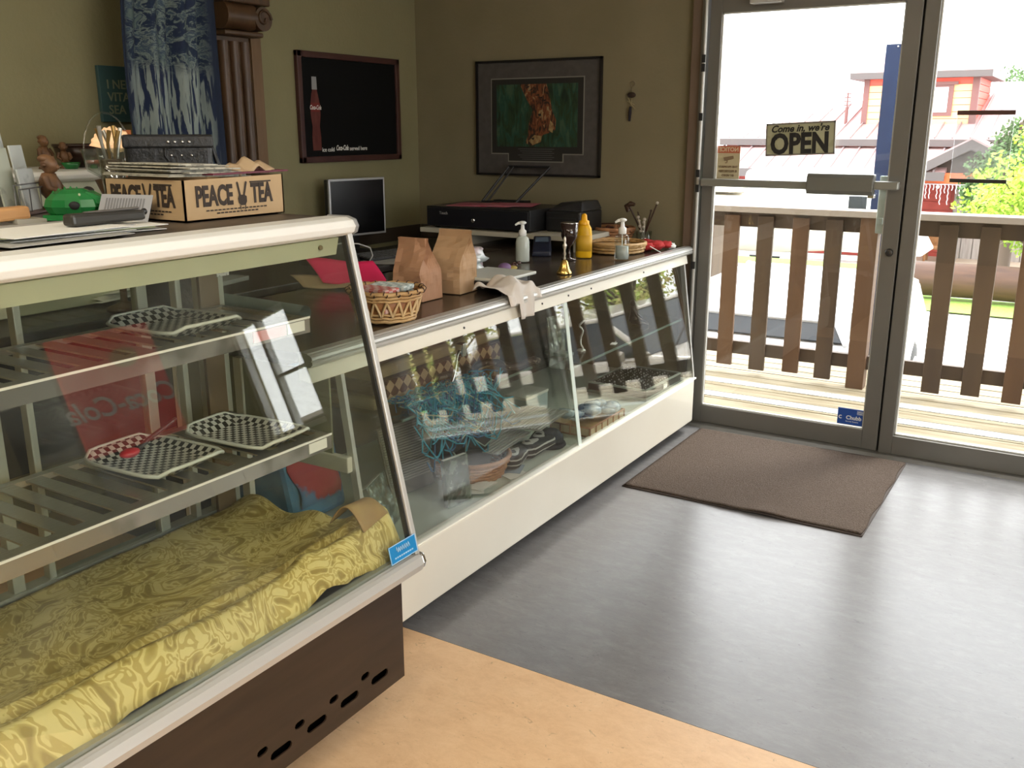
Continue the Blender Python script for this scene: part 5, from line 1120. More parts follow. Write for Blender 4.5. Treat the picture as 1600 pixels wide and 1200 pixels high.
# black handbag
hb = thing('black_handbag', 'tall black studded leather handbag standing behind the cardboard tray', 'handbag', (1.085, -2.60, W), -.68)
mb = MB(); mb.hexa([(-.05, -.105, 0), (.05, -.105, 0), (.05, .105, 0), (-.05, .105, 0), (-.04, -.118, .525), (.04, -.118, .525), (.04, .118, .525), (-.04, .118, .525)]); mb.build('bag_body', M_leather, hb, .014, 3)
mb = MB(); mb.hexa([(-.045, -.121, .503), (.047, -.121, .503), (.047, .121, .503), (-.045, .121, .503), (-.043, -.121, .540), (.043, -.121, .540), (.043, .121, .540), (-.043, .121, .540)]); mb.build('flap_band', M_leather, hb, .006)
for y in (.0, .018, .038, .056): MB().ball((.049, y, .520), .0045, 8, 6).build('stud', M_chrome, hb)
for y in (.006, .033, .06): MB().ball((.0445, y, .483), .004, 8, 6).build('stud', M_chrome, hb)
MB().tube([(.046, -.01, .503), (.047, -.012, .483), (.047, -.002, .468)], .003, 6).build('flap_seam', M_leather, hb)
MB().tube([(0, .117, .505), (0, .136, .44), (.0, .13, .32)], .007, 6).build('strap', M_leather, hb)
mb = MB(); mb.tube([(.0, .126, .435), (.0, .152, .435), (.0, .148, .395), (.0, .128, .395)], .0022, 6, closed=True); mb.tube([(0, .128, .415), (0, .150, .415)], .002, 6); mb.build('buckle', M_chrome, hb)
# frog head
fg = thing('green_frog', 'shiny green faceted frog head ornament on the case top', 'ornament', (1.375, -3.105, TZ), -1.0)
fg.scale = (.9, .84, .98)
mb = MB(); mb.ball((0, -.005, .030), .080, 12, 8, (.62, .98, .52), lambda d: 1 - .16 * max(0, -d.z) + .05 * (d.y > .3)); mb.box(-.042, .042, -.070, .060, 0, .012)
for i, q in enumerate(mb.sm): mb.sm[i] = False
mb.build('head', M_green, fg)
MB().hexa([(-.026, .045, .034), (.026, .045, .034), (.010, .098, .036), (-.010, .098, .036), (-.024, .040, .066), (.024, .040, .066), (.009, .094, .046), (-.009, .094, .046)]).build('upper_beak', M_green, fg, .003)
MB().hexa([(-.024, .045, .008), (.024, .045, .008), (.009, .090, .020), (-.009, .090, .020), (-.024, .045, .028), (.024, .045, .028), (.009, .092, .030), (-.009, .092, .030)]).build('lower_jaw', M_green, fg, .003)
MB().ball((.044, .018, .034), .012, 12, 8, (.6, 1.3, .8)).build('mouth_hole', M_rubber, fg)
for s_ in (-1, 1): MB().ball((.034 * s_, .030, .058), .0034, 8, 6).build('eye', mat('eye_pale', (.6, .65, .4), .3), fg)
for k in range(7): MB().lathe([(.008, 0), (0, .010)], 5, c=(0, -.055 + k * .016, .066 - .0011 * (k - 3) ** 2)).build('crest_spike', M_green, fg)
figurine((1.10, -2.985, TZ), .6, 'brown carved statuette standing behind the green frog on the case top', .95)
bkk = thing('black_ornament', 'small black carved ornament right behind the green frog', 'ornament', (1.31, -3.03, TZ))
bkk.scale = (.75, .75, .7)
MB().ball((0, 0, .035), .032, 14, 10, (.9, 1.0, 1.15), lambda d: 1 + .35 * noise.noise(d * 3)).build('carved_body', mat('ornament_black', (.015, .013, .012), .45), bkk)
MB().ball((0, .01, .078), .018, 10, 8, (1, 1, 1), lambda d: 1 + .3 * noise.noise(d * 3)).build('carved_top', mat('ornament_black', (0, 0, 0)), bkk)
# tall glass with sticks
tl = thing('tall_glass', 'tall glass of twisted brown trinkets on the case top', 'glass', (1.10, -2.80, TZ))
MB().lathe([(0, 0), (.022, 0), (.024, .004), (.036, .15), (.034, .15), (.022, .006), (0, .006)], 24).build('glass_body', M_clear, tl)
MB().lathe([(0, .007), (.021, .008), (.030, .12), (0, .125)], 16).build('brown_filling', mat('filling_brown', (.12, .08, .05), .6, c2=(.35, .3, .22), scale=40, lo=.5, hi=.58), tl)
for k in range(7):
    a = k * .9; MB().tube([(.012 * math.cos(a), .012 * math.sin(a), .11), (.022 * math.cos(a), .022 * math.sin(a), .16), (.03 * math.cos(a + .3), .03 * math.sin(a + .3), .195 + .006 * (k % 3))], [.004, .004, .006], 6).build('twisted_stick', mat(['stick_gold', 'stick_silver'][k % 2], [(.35, .22, .07), (.5, .48, .42)][k % 2], .3, metal=.6), tl)
# wire rack with cards
rk = thing('card_rack', 'wire rack of pale greeting cards at left end of the case top', 'card rack', (1.09, -3.075, TZ), .62)
mb = MB()
for x in (-.04, .0, .04):
    mb.tube([(x, -.09, .0), (x, -.09, .07 + .02 * (x < 0)), (x, .09, .07 + .02 * (x < 0)), (x, .09, .0)], .0018, 5)
for y in (-.09, -.03, .03, .09): mb.tube([(-.045, y, .002), (.05, y, .002), (.05, y, .06)], .0018, 5)
mb.tube([(.05, -.09, .06), (.05, .09, .06)], .0018, 5); mb.build('wire_frame', mat('wire_grey', (.2, .2, .2), .4, metal=.6), rk)
mb = MB(); mb.box(-.06, .065, -.11, .11, -.0, .004); mb.build('base_board', mat('rack_base', (.15, .10, .09), .6), rk)
for k, (x, y, w_, h, c) in enumerate(((-.03, -.03, .08, .19, (.55, .55, .50)), (-.025, .035, .07, .20, (.60, .62, .60)), (.01, -.04, .08, .15, (.50, .52, .42)), (.012, .05, .07, .155, (.55, .58, .55)), (.042, .0, .085, .10, (.48, .50, .48)), (-.035, -.062, .05, .185, (.55, .40, .05)))):
    T = Matrix.Translation((x, y, .006)) @ Matrix.Rotation(-.12, 4, 'Y'); MB().box(-.002, .002, -w_ / 2, w_ / 2, 0, h, T).build('greeting_card', mat('card_%s' % 'abcdef'[k], c, .6, c2=tuple(q * .75 for q in c), scale=14, lo=.55, hi=.6), rk)
# papers, case for glasses, wooden handle
pps = thing('loose_paper_stack', 'fanned white and yellow papers along the front edge of the case top', 'papers', (1.66, -3.33, TZ))
random.seed(8)
for k in range(10):
    T = Matrix.Translation((random.uniform(-.06, .04), random.uniform(-.10, .08), .0015 * k + .0005)) @ Matrix.Rotation(random.uniform(-.25, .25), 4, 'Z')
    MB().box(-.09, .09, -.13, .13, 0, .0013, T).build('sheet', [M_paper, mat('pale_yellow_paper', (.62, .66, .36), .8), mat('grey_paper', (0, 0, 0))][k % 3 if k < 9 else 0], pps)
gl_ = thing('black_case', 'long black folding knife-shaped case lying on the papers', 'case', (1.67, -3.235, TZ + .017), .05)
MB().hexa([(-.018, -.09, 0), (.018, -.09, 0), (.014, .085, 0), (-.014, .085, 0), (-.016, -.09, .024), (.016, -.09, .024), (.013, .085, .020), (-.013, .085, .020)]).build('case_body', mat('case_black', (.03, .028, .024), .4), gl_, .006)
MB().ball((.003, .089, .016), .007, 10, 8).build('end_rivet', M_dark, gl_); MB().tube([(-.005, -.05, .0225), (-.003, .08, .024)], .003, 6).build('ridge', mat('case_grey', (.12, .11, .1), .4), gl_)
wh = thing('wooden_scraper', 'light wooden block handle at far left of the case top', 'tool', (1.50, -3.365, TZ + .018), .12)
MB().hexa([(-.02, -.12, 0), (.02, -.12, 0), (.018, .07, .004), (-.018, .07, .004), (-.018, -.12, .028), (.018, -.12, .028), (.015, .07, .03), (-.015, .07, .03)]).build('wood_block', mat('scraper_wood', (.45, .23, .09), .5, c2=(.55, .3, .12), scale=12, stretch=(4, .5, 4)), wh, .006)
MB().hexa([(-.016, .03, .0), (.024, .03, -.004), (.022, .10, -.006), (-.016, .10, -.004), (-.016, .03, .008), (.024, .03, .006), (.022, .10, .002), (-.016, .10, .004)]).build('bristle_edge', mat('bristle', (.4, .38, .32), .8), wh)
dbk = thing('dark_bottle', 'dark red glass bottle at extreme left of the case top', 'bottle', (1.25, -3.25, TZ))
MB().lathe([(0, 0), (.022, 0), (.024, .004), (.024, .07), (.010, .095), (.009, .115), (0, .115)], 18).build('bottle_glass', mat('dark_red_glass', (.05, .01, .012), .15), dbk); MB().lathe([(.0115, .110), (.0115, .128), (0, .128)], 14).build('stopper', M_paper, dbk)

# ================================================================ FLOOR MAT
fm = thing('doormat', 'brown rubber-backed doormat lying in front of the glass door', 'doormat', (0, 0, 0))
def mt(u, v):
    x = 1.815 + .965 * u; y = -1.015 + .905 * v
    e = max(0, 1 - v * 9); z = .011 + e * (.010 * math.exp(-((u - .62) / .10) ** 2) + .004 * math.exp(-((u - .45) / .05) ** 2)) + .0015 * noise.noise(Vector((x * 6, y * 6, 0)))
    return (x + .004 * math.sin(v * 20) * (u > .99), y + .006 * math.sin(u * 9) * e, z)
MB().grid(mt, 60, 50, .006).build('pile', M_mat, fm)
MB().grid(lambda u, v: (1.808 + .978 * u, -1.022 + .918 * v, .005 + (.006 * math.exp(-((u - .62) / .10) ** 2) * max(0, 1 - v * 9))), 30, 30, .004).build('rubber_edge', mat('mat_rubber', (.05, .035, .028), .8), fm)

# red drinks cooler and other half of the room (seen only as reflections)
co = thing('drinks_cooler', 'tall dark drinks cooler with red sign against right-hand wall', 'cooler', (5.62, -1.15, 0))
MB().box(-.30, .36, -.36, .36, .04, 1.95).build('cooler_body', mat('cooler_dark', (.03, .03, .032), .4), co, .01)
MB().box(-.32, -.30, -.32, .32, .15, 1.10).build('door', mat('cooler_door', (.04, .045, .05), .15), co)
sgx = MB().box(-.325, -.30, -.33, .33, 1.14, 1.84).build('added_glow_sign', mat('cooler_red', (.55, .02, .015), .4, emit=(.75, .03, .02), es=.22), co, label='red sign panel with added glow')  # emission added so the red panel reflects brighter in the case glass
text('Coca-Cola', .17, M_whitep, sgx, (-.327, 0, 1.40), (PI / 2, 0, -PI / 2), bold=.003, shear=.3)
MB().ball((-.32, .1, 1.66), .07, 14, 8, (.15, 1.6, 1)).build('printed_emblem', mat('emblem_orange', (.7, .3, .08), .5), sgx)
# ================================================================ OUTSIDE
M_deck = mat('weathered_deck', (.20, .155, .085), .8, c2=(.33, .28, .185), scale=5, detail=6, stretch=(.5, 6, 1), bump=.2)
M_grit = mat('grit_strip', (.27, .27, .24), .9, c2=(.55, .55, .51), scale=120, lo=.4, hi=.6, bump=.5, bscale=150)
M_rail = mat('brown_fence_stain', (.046, .024, .010), .6, c2=(.068, .037, .016), scale=3, stretch=(3, 3, .4))
M_rail2 = mat('redder_fence_stain', (.082, .036, .012), .6, c2=(.105, .049, .018), scale=3, stretch=(3, 3, .4))
dkk = sempty('floor_deck'); dkk.name = 'deck'
dkk['label'] = 'weathered plank deck outside the glass door'
y = .17; ks = 0
while y < 1.75:
    MB().box(-.6, 6.6, y, y + .131, -.065, -.03).build('plank', M_deck, dkk, .003); y += .142; ks += 1
for y in (.20, .62, .93):
    MB().box(-.6, 6.6, y - .0, y + .10, -.030, -.027).build('grit_strip', M_grit, dkk)
struct(MB().box(-.6, 6.6, .162, 1.76, -1.25, -.07), 'deck_structure', M_rail)
# railing
rl = thing('deck_railing', 'brown wooden deck railing with flat cap and vertical pickets', 'railing', (0, 1.25, 0))
MB().box(-.6, 6.6, -.06, .10, .975, 1.012).build('cap_rail', mat('cap_rail_top', (.30, .25, .21), .6), rl, .003)
MB().box(-.6, 6.6, .0, .038, .885, .975).build('upper_rail', M_rail, rl)
MB().box(-.6, 6.6, .0, .038, .085, .165).build('lower_rail', M_rail, rl)
ped = [1.208, 1.415, 1.625, 1.836, 2.03]
px_ = ped + [2.225]
k = 2.225 + .2075; ped2 = []
while k < 6.4: ped2.append(k); k += .2075
k = 1.208 - .2075
while k > -.5: ped2.append(k); k -= .2075
for i, x in enumerate(ped + ped2):
    MB().box(x, x + .096, -.024, .0, .012 if i % 2 else .0, .955).build('picket', M_rail2 if i in (1, 3, 8, 12) else M_rail, rl, .002)
for x in (2.225, 4.30, .13): MB().box(x, x + .10, -.045, .05, -.03, .975).build('post', M_rail2, rl, .003)
# blue sign post beyond rail
bp_ = thing('blue_post', 'tall dark blue post with white edge standing behind the deck railing', 'post', (2.165, 2.0, 0))
MB().box(-.045, .045, -.02, .02, -1.2, 1.965).build('post_board', mat('post_blue', (.004, .015, .058), .5, c2=(.007, .022, .075), scale=6), bp_)
MB().box(.045, .058, -.02, .02, -1.2, 1.965).build('white_edge', mat('white_edge', (.8, .82, .8), .5), bp_)
MB().ball((.025, -.021, 1.95), .006, 8, 6).build('bolt', M_chrome, bp_)
# ground
M_gravel = mat('pale_asphalt', (.55, .54, .52), .95, c2=(.62, .61, .58), scale=20)
gr = MB(); gr.grid(lambda u, v: (-40 + 80 * u, 1.0 + 60 * v ** 1.5, (-1.2 if 60 * v ** 1.5 < 13 else (-1.2 - .1 * min(9, 60 * v ** 1.5 - 13)))), 4, 40)
o = struct(gr, 'ground', M_gravel)
M_grass = mat('lawn', (.16, .30, .035), .95, c2=(.26, .42, .07), scale=30, bump=.6)
gs = MB()
gs.grid(lambda u, v: (.4 + 12 * u, 10.65 + 1.4 * v, -1.17 + .02 * noise.noise(Vector((u * 40, v * 4, 0)))), 40, 6)
gs.grid(lambda u, v: (-6 + 6.3 * u, 14.5 + 2.0 * v, -1.33 + .02 * noise.noise(Vector((u * 40, v * 4, 0)))), 20, 6)
gs.grid(lambda u, v: (7.9 + 7 * u, 2.5 + 7.5 * v, -1.15 + .03 * noise.noise(Vector((u * 30, v * 30, 0)))), 20, 20)
o = gs.build('lawn', M_grass); tag(o, 'strips of bright green grass beyond the parking area', 'grass', kind='stuff')
lg = thing('log_barrier', 'thick brown log barrier lying along the grass verge', 'log', (0, 11.8, -.86))
for x0, x1 in ((.75, 3.35), (3.38, 6.5)): MB().tube([(x0, 0, 0), ((x0 + x1) / 2, .01, .01), (x1, 0, 0)], .275, 14).build('log', mat('log_brown', (.040, .016, .008), .7, c2=(.07, .03, .015), scale=4, stretch=(.5, 3, 3), bump=.4), lg)

# car builder
def car(name, label, loc, rz, paint, roof=1.45, L=4.4, Wd=1.78, wagon=True, belt=1.0, rear=None):
    t = thing(name, label, 'car', loc, rz)
    b = [(-2.2, .35), (-2.2, .75), (-2.1, .92), (-1.25, 1.0), (-.6, roof), (1.45, roof), (2.05, 1.0), (2.2, .85), (2.2, .35)] if wagon else [(-2.2, .35), (-2.2, .75), (-2.1, .90), (-1.1, .98), (-.5, roof), (.6, roof), (1.1, 1.0), (2.1, .95), (2.2, .35)]
    body = [(x, z) if z <= 1.01 else (x, 1.0) for x, z in b]
    def arch(cx_): return [(cx_ + .36 * math.cos(a), .33 + .36 * math.sin(a)) for a in [PI - q * PI / 8 for q in range(9)]]
    low = [(-2.2, .30)] + arch(-1.4) + arch(1.35) + [(2.2, .30)]
    up = [(2.2, .95 if rear else .85), (2.14 if rear else 2.05, belt), (-1.25, belt), (-2.1, .90), (-2.2, .72)]
    mb = MB(); n = len(low + up); P = low + up
    mb.add([(x, -Wd / 2, z) for x, z in P] + [(x, Wd / 2, z) for x, z in P], [tuple(range(n)), tuple(range(2 * n - 1, n - 1, -1))] + [(i, (i + 1) % n, (i + 1) % n + n, i + n) for i in range(n)])
    mb.build('car_body', paint, t, .05, 3)
    gx = [(-1.2, belt), (-.7, roof), (2.0, roof), (2.14, belt)] if rear else [(-1.2, 1.0), (-.55, roof), (1.45, roof), (2.0, 1.0)] if wagon else [(-1.2, 1.0), (-.5, roof), (.6, roof), (1.1, 1.0)]
    w2_ = Wd / 2 - .16
    mb = MB(); mb.add([(gx[0][0], -Wd / 2 + .05, belt), (gx[3][0], -Wd / 2 + .05, belt), (gx[3][0], Wd / 2 - .05, belt), (gx[0][0], Wd / 2 - .05, belt), (gx[1][0], -w2_, roof), (gx[2][0], -w2_, roof), (gx[2][0], w2_, roof), (gx[1][0], w2_, roof)], [(0, 3, 2, 1), (4, 5, 6, 7), (0, 1, 5, 4), (1, 2, 6, 5), (2, 3, 7, 6), (3, 0, 4, 7)])
    mb.build('window_glass', mat('car_glass', (.015, .017, .02), .25, spec=.3), t, .012)
    mb = MB(); mb.box(gx[1][0] - .03, gx[2][0] + .03, -w2_ - .02, w2_ + .02, roof - .035, roof + .02)
    mb.build('roof_panel', paint, t, .03)
    for s in (-1, 1):
        mb = MB()
        for xa, xb in ((gx[0][0], gx[1][0]), ((gx[1][0] + gx[2][0]) / 2, (gx[1][0] + gx[2][0]) / 2), (gx[3][0], gx[2][0])):
            mb.tube([(xa, s * (Wd / 2 - .045), belt), (xb, s * (w2_ + .005), roof)], .035, 6)
        mb.build('pillar', paint, t)
        MB().box(-.95, -.80, s * (Wd / 2 + .02), s * (Wd / 2 + .17), .98, 1.10).build('mirror', paint, t, .03)
        for x in (-1.4, 1.35):
            w_ = MB(); T = Matrix.Translation((x, s * (Wd / 2 - .20), .33)) @ Matrix.Rotation(PI / 2 * -s, 4, 'X'); w_.lathe([(0, 0), (.33, 0), (.33, .19), (.2, .2), (0, .2)], 24, T=T); wo_ = w_.build('wheel', M_rubber, t)
            h_ = MB(); h_.lathe([(0, .17), (.19, .195), (.2, .205), (0, .205)], 16, T=T); h_.build('hub_cap', M_alum_l, wo_)
        MB().box(-2.22, -2.12, s * .50, s * .82, .62, .76).build('headlamp', M_whitep, t, .02)
        MB().box(2.14, 2.22, s * .62, s * .84, .65, .85).build('tail_lamp', mat('tail_red', (.4, .02, .02), .3), t, .02)
    MB().box(-2.225, -2.15, -.45, .45, .45, .62).build('grille', M_rubber, t, .01)
    MB().tube([(-1.3, -.5, 1.02), (-1.0, .1, 1.13)], .012, 5).build('wiper', M_rubber, t)
    return t
P_white = mat('white_car_paint', (.78, .79, .80), .25, coat=.6); P_champ = mat('champagne_car_paint', (.38, .33, .27), .3, metal=.3, coat=.6)
car('white_car', 'white van parked tail in just beyond the deck railing', (1.08, 4.55, -1.38), -PI / 2 + .02, P_white, roof=1.48, belt=1.34, rear=True)
car('champagne_car', 'champagne estate car parked to the right beyond the deck', (5.15, 5.6, -1.2), .25, P_champ)
car('silver_car', 'pale blue silver car parked beside the porch far right', (3.9, 16.2, -1.52), PI / 2 + .15, mat('silver_car_paint', (.50, .58, .66), .3, coat=.5))
# boats on trailers at left
def boat(loc, rz, label, hc, L=5.0):
    t = thing('boat_on_trailer', label, 'boat', loc, rz)
    def hull(u, v):
        x = -L / 2 + L * u; w_ = .95 * (1 - max(0, (u - .55) / .45) ** 2.2); a = (v - .5) * 2
        return (x, w_ * a, .45 + .55 * abs(a) ** 2.0 + .35 * max(0, u - .6) ** 1.5 * 2)
    MB().grid(hull, 24, 14, .03).build('hull', hc, t)
    MB().tube([(-L / 2 + L * q / 20, .95 * (1 - max(0, (q / 20 - .55) / .45) ** 2.2), 1.0 + .7 * max(0, q / 20 - .6) ** 1.5) for q in range(21)], .04, 6).tube([(-L / 2 + L * q / 20, -.95 * (1 - max(0, (q / 20 - .55) / .45) ** 2.2), 1.0 + .7 * max(0, q / 20 - .6) ** 1.5) for q in range(21)], .04, 6).build('gunwale', mat('gunwale_grey', (.35, .36, .34), .4), t)
    MB().hexa([(-.5, -.6, .9), (.9, -.5, .9), (.9, .5, .9), (-.5, .6, .9), (-.4, -.5, 1.55), (.3, -.45, 1.5), (.3, .45, 1.5), (-.4, .5, 1.55)]).build('cabin', M_whitep, t, .04)
    MB().box(-L / 2 - .25, -L / 2 + .05, -.2, .2, .6, 1.45).build('outboard_motor', M_dark, t, .06)
    mb = MB(); mb.box(-L / 2, L / 2 + .5, -.06, .06, .35, .44); mb.box(-1.0, -.8, -.9, .9, .33, .42); mb.build('trailer_frame', M_steel, t)
    for s in (-1, 1): MB().lathe([(0, 0), (.3, 0), (.3, .16), (0, .16)], 20, T=Matrix.Translation((-.9, s * .92, .30)) @ Matrix.Rotation(PI / 2 * -s, 4, 'X')).build('wheel', M_rubber, t)
    return t
boat((-2.75, 14.2, -1.33), .05, 'beige boat on a trailer beyond the parked white car', mat('hull_beige', (.50, .46, .38), .4))
boat((-8.5, 15.5, -1.45), .2, 'white motor boat on a trailer further left', M_whitep)
# camper
cv = thing('white_camper', 'white camper van body beyond the railing at left', 'camper', (-2.4, 19.2, -1.82))
MB().box(-1.6, 1.5, -1.0, 1.0, .5, 2.35).build('camper_body', M_whitep, cv, .15, 3)
MB().hexa([(1.5, -.95, .5), (2.6, -.9, .5), (2.6, .9, .5), (1.5, .95, .5), (1.5, -.95, 1.9), (1.9, -.85, 1.7), (1.9, .85, 1.7), (1.5, .95, 1.9)]).build('cab', M_whitep, cv, .08)
MB().box(.9, 1.3, -1.02, -1.0, 1.2, 1.8).build('side_window', mat('car_glass', (0, 0, 0)), cv, .02)
for x in (-1.0, 1.9): MB().lathe([(0, 0), (.36, 0), (.36, .2), (0, .2)], 20, T=Matrix.Translation((x, -.95, .36)) @ Matrix.Rotation(PI / 2, 4, 'X') @ Matrix.Translation((0, 0, -.2))).build('wheel', M_rubber, cv)
# stacked lumber
for k in range(2):
    t = thing('lumber_stack', ['upper pale lumber plank bundle on posts left beyond railing', 'lower thicker lumber plank bundle beyond railing at left'][k], 'lumber', (-.45, 6.0, [.80, .67][k]))
    for q in range(3): MB().box(-.9, .50 - .06 * q, -.3 + .2 * q, -.11 + .2 * q, 0, [.045, .09][k]).build('board', mat('lumber_pale', (.45, .40, .30), .8, c2=(.52, .47, .36), scale=4), t, .003)
    if k: MB().box(-.5, -.4, -.25, .25, -1.87, 0).build('trestle', M_rail, t); MB().box(.1, .2, -.25, .25, -1.87, 0).build('trestle', M_rail, t)
    else: MB().box(-.3, -.25, -.3, .3, -.04, 0).build('spacer', M_rail, t)
tk = thing('teal_kayak', 'teal upright kayak tip seen between railing pickets at left', 'kayak', (-1.66, 10.0, -1.2))
MB().lathe([(0, 0), (.06, .1), (.10, .5), (.09, .95), (.03, 1.15), (0, 1.17)], 16, sy=.6).build('kayak_hull', mat('teal_plastic', (.05, .42, .34), .4), tk)
MB().lathe([(.102, .5), (.108, .5), (.108, .54), (.102, .54)], 16, sy=.6).build('band', M_whitep, tk)

# ---- red building with metal roofs
M_redw = mat('red_siding', (.34, .045, .035), .6, c2=(.40, .06, .045), scale=6)
M_redu = mat('bright_red_siding', (.70, .075, .045), .6)
M_peach = mat('peach_siding', (.74, .42, .20), .6)
M_roof = mat('pinkish_metal_roof', (.40, .245, .235), .45, c2=(.46, .30, .29), scale=3)
M_fasc = mat('grey_fascia', (.085, .07, .068), .6)
M_btrim = mat('plum_trim', (.15, .06, .055), .6)
hs = thing('red_building', 'red wooden building with pinkish metal roofs and square roof tower', 'building', (0, 0, 0))
bp = lambda n, m, *b: [MB().box(*q).build(n, m, hs) for q in b]
bp('wall', M_redw, (-9, .2, 22.6, 27, -2.3, .9))
for k in range(9): bp('siding_board', M_redw, (-9, .1, 22.57, 22.6, -1.9 + k * .22, -1.9 + k * .22 + .205))
def roof(name, x0, x1, ya, za, yb, zb, step=.42, xl=None):
    t_ = .08; MB().add([(x0, ya, za), (x1, ya, za), (x1, yb, zb), (x0, yb, zb), (x0, ya, za + t_), (x1, ya, za + t_), (x1, yb, zb + t_), (x0, yb, zb + t_)], [(0, 3, 2, 1), (4, 5, 6, 7), (0, 1, 5, 4), (1, 2, 6, 5), (2, 3, 7, 6), (3, 0, 4, 7)]).build(name, M_roof, hs)
    n_ = int((x1 - x0) / step)
    for k in range(n_ + 1):
        x = x0 + k * step; MB().add([(x, ya - .01, za + t_), (x + .04, ya - .01, za + t_), (x + .04, yb, zb + t_), (x, yb, zb + t_), (x, ya - .01, za + t_ + .05), (x + .04, ya - .01, za + t_ + .05), (x + .04, yb, zb + t_ + .05), (x, yb, zb + t_ + .05)], [(0, 3, 2, 1), (4, 5, 6, 7), (0, 1, 5, 4), (1, 2, 6, 5), (2, 3, 7, 6), (3, 0, 4, 7)]).build('standing_seam', mat('roof_seam', (.22, .16, .16), .5), hs)
roof('lower_roof', -9.0, .1, 21.0, .36, 22.6, .92)
bp('lower_fascia', M_fasc, (-9.0, .1, 20.93, 21.0, .23, .44))
bp('upper_fascia', M_fasc, (-6.15, 1.35, 22.43, 22.5, 1.02, 1.20))
bp('upper_wall', M_redw, (-6.0, 1.2, 22.62, 22.8, .9, 1.15))
# main roof: slope with hip on the left
yr, zr = 28.5, 2.77
MB().add([(-6.2, 22.5, 1.14), (1.4, 22.5, 1.14), (1.4, yr, zr), (-1.6, yr, zr), (-6.2, 22.5, 1.20), (1.4, 22.5, 1.20), (1.4, yr, zr + .06), (-1.6, yr, zr + .06)], [(0, 3, 2, 1), (4, 5, 6, 7), (0, 1, 5, 4), (1, 2, 6, 5), (2, 3, 7, 6), (3, 0, 4, 7)]).build('main_roof', M_roof, hs)
for k in range(18):
    x = -5.9 + k * .42; yb = 28.5 if x > -1.6 else 22.5 + 6 * (x + 6.2) / 4.6; f_ = (yb - 22.5) / 6
    MB().tube([(x, 22.5, 1.24), (x, yb, 1.24 + 1.63 * f_)], .022, 4).build('standing_seam', mat('roof_seam', (0, 0, 0)), hs)
# tower
tx0, tx1, ty0, ty1, tz0, tz1 = -2.58, .26, 24.0, 26.9, 1.55, 2.80
bp('tower_wall', M_redu, (tx0, tx1, ty0, ty1, tz0, tz1))
for k in range(7):
    c = M_redu if k == 6 else M_peach; z = tz0 + k * .178
    MB().box(tx0 + .12, tx1 - .12, ty0 - .03, ty0, z + .006, z + .170).build('tower_board', c, hs); MB().box(tx1, tx1 + .03, ty0 + .12, ty1, z + .006, z + .170).build('tower_board', M_redu, hs)
bp('corner_board', M_btrim, (tx0 - .03, tx0 + .12, ty0 - .06, ty0, tz0, tz1), (tx1 - .12, tx1 + .05, ty0 - .06, ty0 + .1, tz0, tz1), (tx0, tx1, ty0 - .06, ty0 - .01, tz0 - .06, tz0 + .02))
ex, ez = .36, tz1 - .02
MB().box(tx0 - ex, tx1 + ex, ty0 - ex, ty1 + ex, ez, ez + .17).build('tower_fascia', M_fasc, hs)
cxm, cym = (tx0 + tx1) / 2, (ty0 + ty1) / 2
MB().add([(tx0 - ex, ty0 - ex, ez + .17), (tx1 + ex, ty0 - ex, ez + .17), (tx1 + ex, ty1 + ex, ez + .17), (tx0 - ex, ty1 + ex, ez + .17), (cxm, cym, ez + 1.35)], [(0, 3, 2, 1), (0, 1, 4), (1, 2, 4), (2, 3, 4), (3, 0, 4)]).build('tower_roof', M_roof, hs)
wdw = MB().box(-1.22, -.30, ty0 - .08, ty0 - .03, 1.80, 2.62).build('window', M_btrim, hs); MB().box(-1.10, -.42, ty0 - .10, ty0 - .08, 1.90, 2.54).build('pane', mat('pale_pane', (.80, .82, .82), .3), wdw); MB().box(-1.32, -.20, ty0 - .12, ty0 - .03, 2.60, 2.68).build('window_cap', M_btrim, wdw)
vt = MB(); vt.tube([(-3.03, 24.0, 1.4), (-3.03, 24.0, 2.05)], .045, 8).tube([(-3.03, 24.0, 2.05), (-3.03, 24.0, 2.45)], .025, 6)
for z in (2.1, 2.2, 2.3, 2.4): vt.box(-3.12, -2.94, 23.98, 24.02, z, z + .03)
vt.build('roof_vent_mast', M_btrim, hs)
# porch with gable
def slab4(pa, pb, pc_, pd, th): a = [pa, pb, pc_, pd]; return a + [(x, y, z + th) for x, y, z in a]
MB().hexa(slab4((-.9, 20.9, .13), (.62, 20.9, .98), (.62, 21.05, .98), (-.9, 21.05, .13), .24)).build('porch_fascia', M_fasc, hs)
MB().hexa(slab4((.62, 20.9, .98), (2.3, 20.9, .13), (2.3, 21.05, .13), (.62, 21.05, .98), .24)).build('porch_fascia', M_fasc, hs)
MB().hexa(slab4((-.9, 21.0, .37), (.62, 21.0, 1.22), (.62, 22.6, 1.22), (-.9, 22.6, .37), .05)).build('porch_roof', M_roof, hs)
MB().hexa(slab4((.62, 21.0, 1.22), (2.3, 21.0, .37), (2.3, 22.6, .37), (.62, 22.6, 1.22), .05)).build('porch_roof', M_roof, hs)
MB().add([(-.5, 21.3, .42), (1.8, 21.3, .42), (.62, 21.3, 1.05)], [(0, 1, 2)]).build('gable_board', mat('gable_dark', (.05, .03, .025), .7), hs)
bp('porch_beam', mat('orange_beam', (.66, .12, .03), .6), (-.6, 4.2, 21.1, 21.3, .17, .42))
bp('porch_back_wall', mat('porch_wall_grey', (.22, .19, .18), .8, c2=(.30, .27, .25), scale=6, stretch=(6, 1, .5)), (.2, 4.2, 22.5, 22.6, -2.0, .35))
for k in range(14): bp('wall_plank', mat('grey_plank', (.27, .24, .22), .8, c2=(.36, .33, .3), scale=5, stretch=(5, 1, .4)), (.22 + k * .28, .48 + k * .28, 22.46, 22.5, -2.0, .2))
bp('porch_post', mat('porch_post_orange', (.62, .13, .04), .6), (2.35, 2.55, 21.1, 21.3, -2.0, .2))
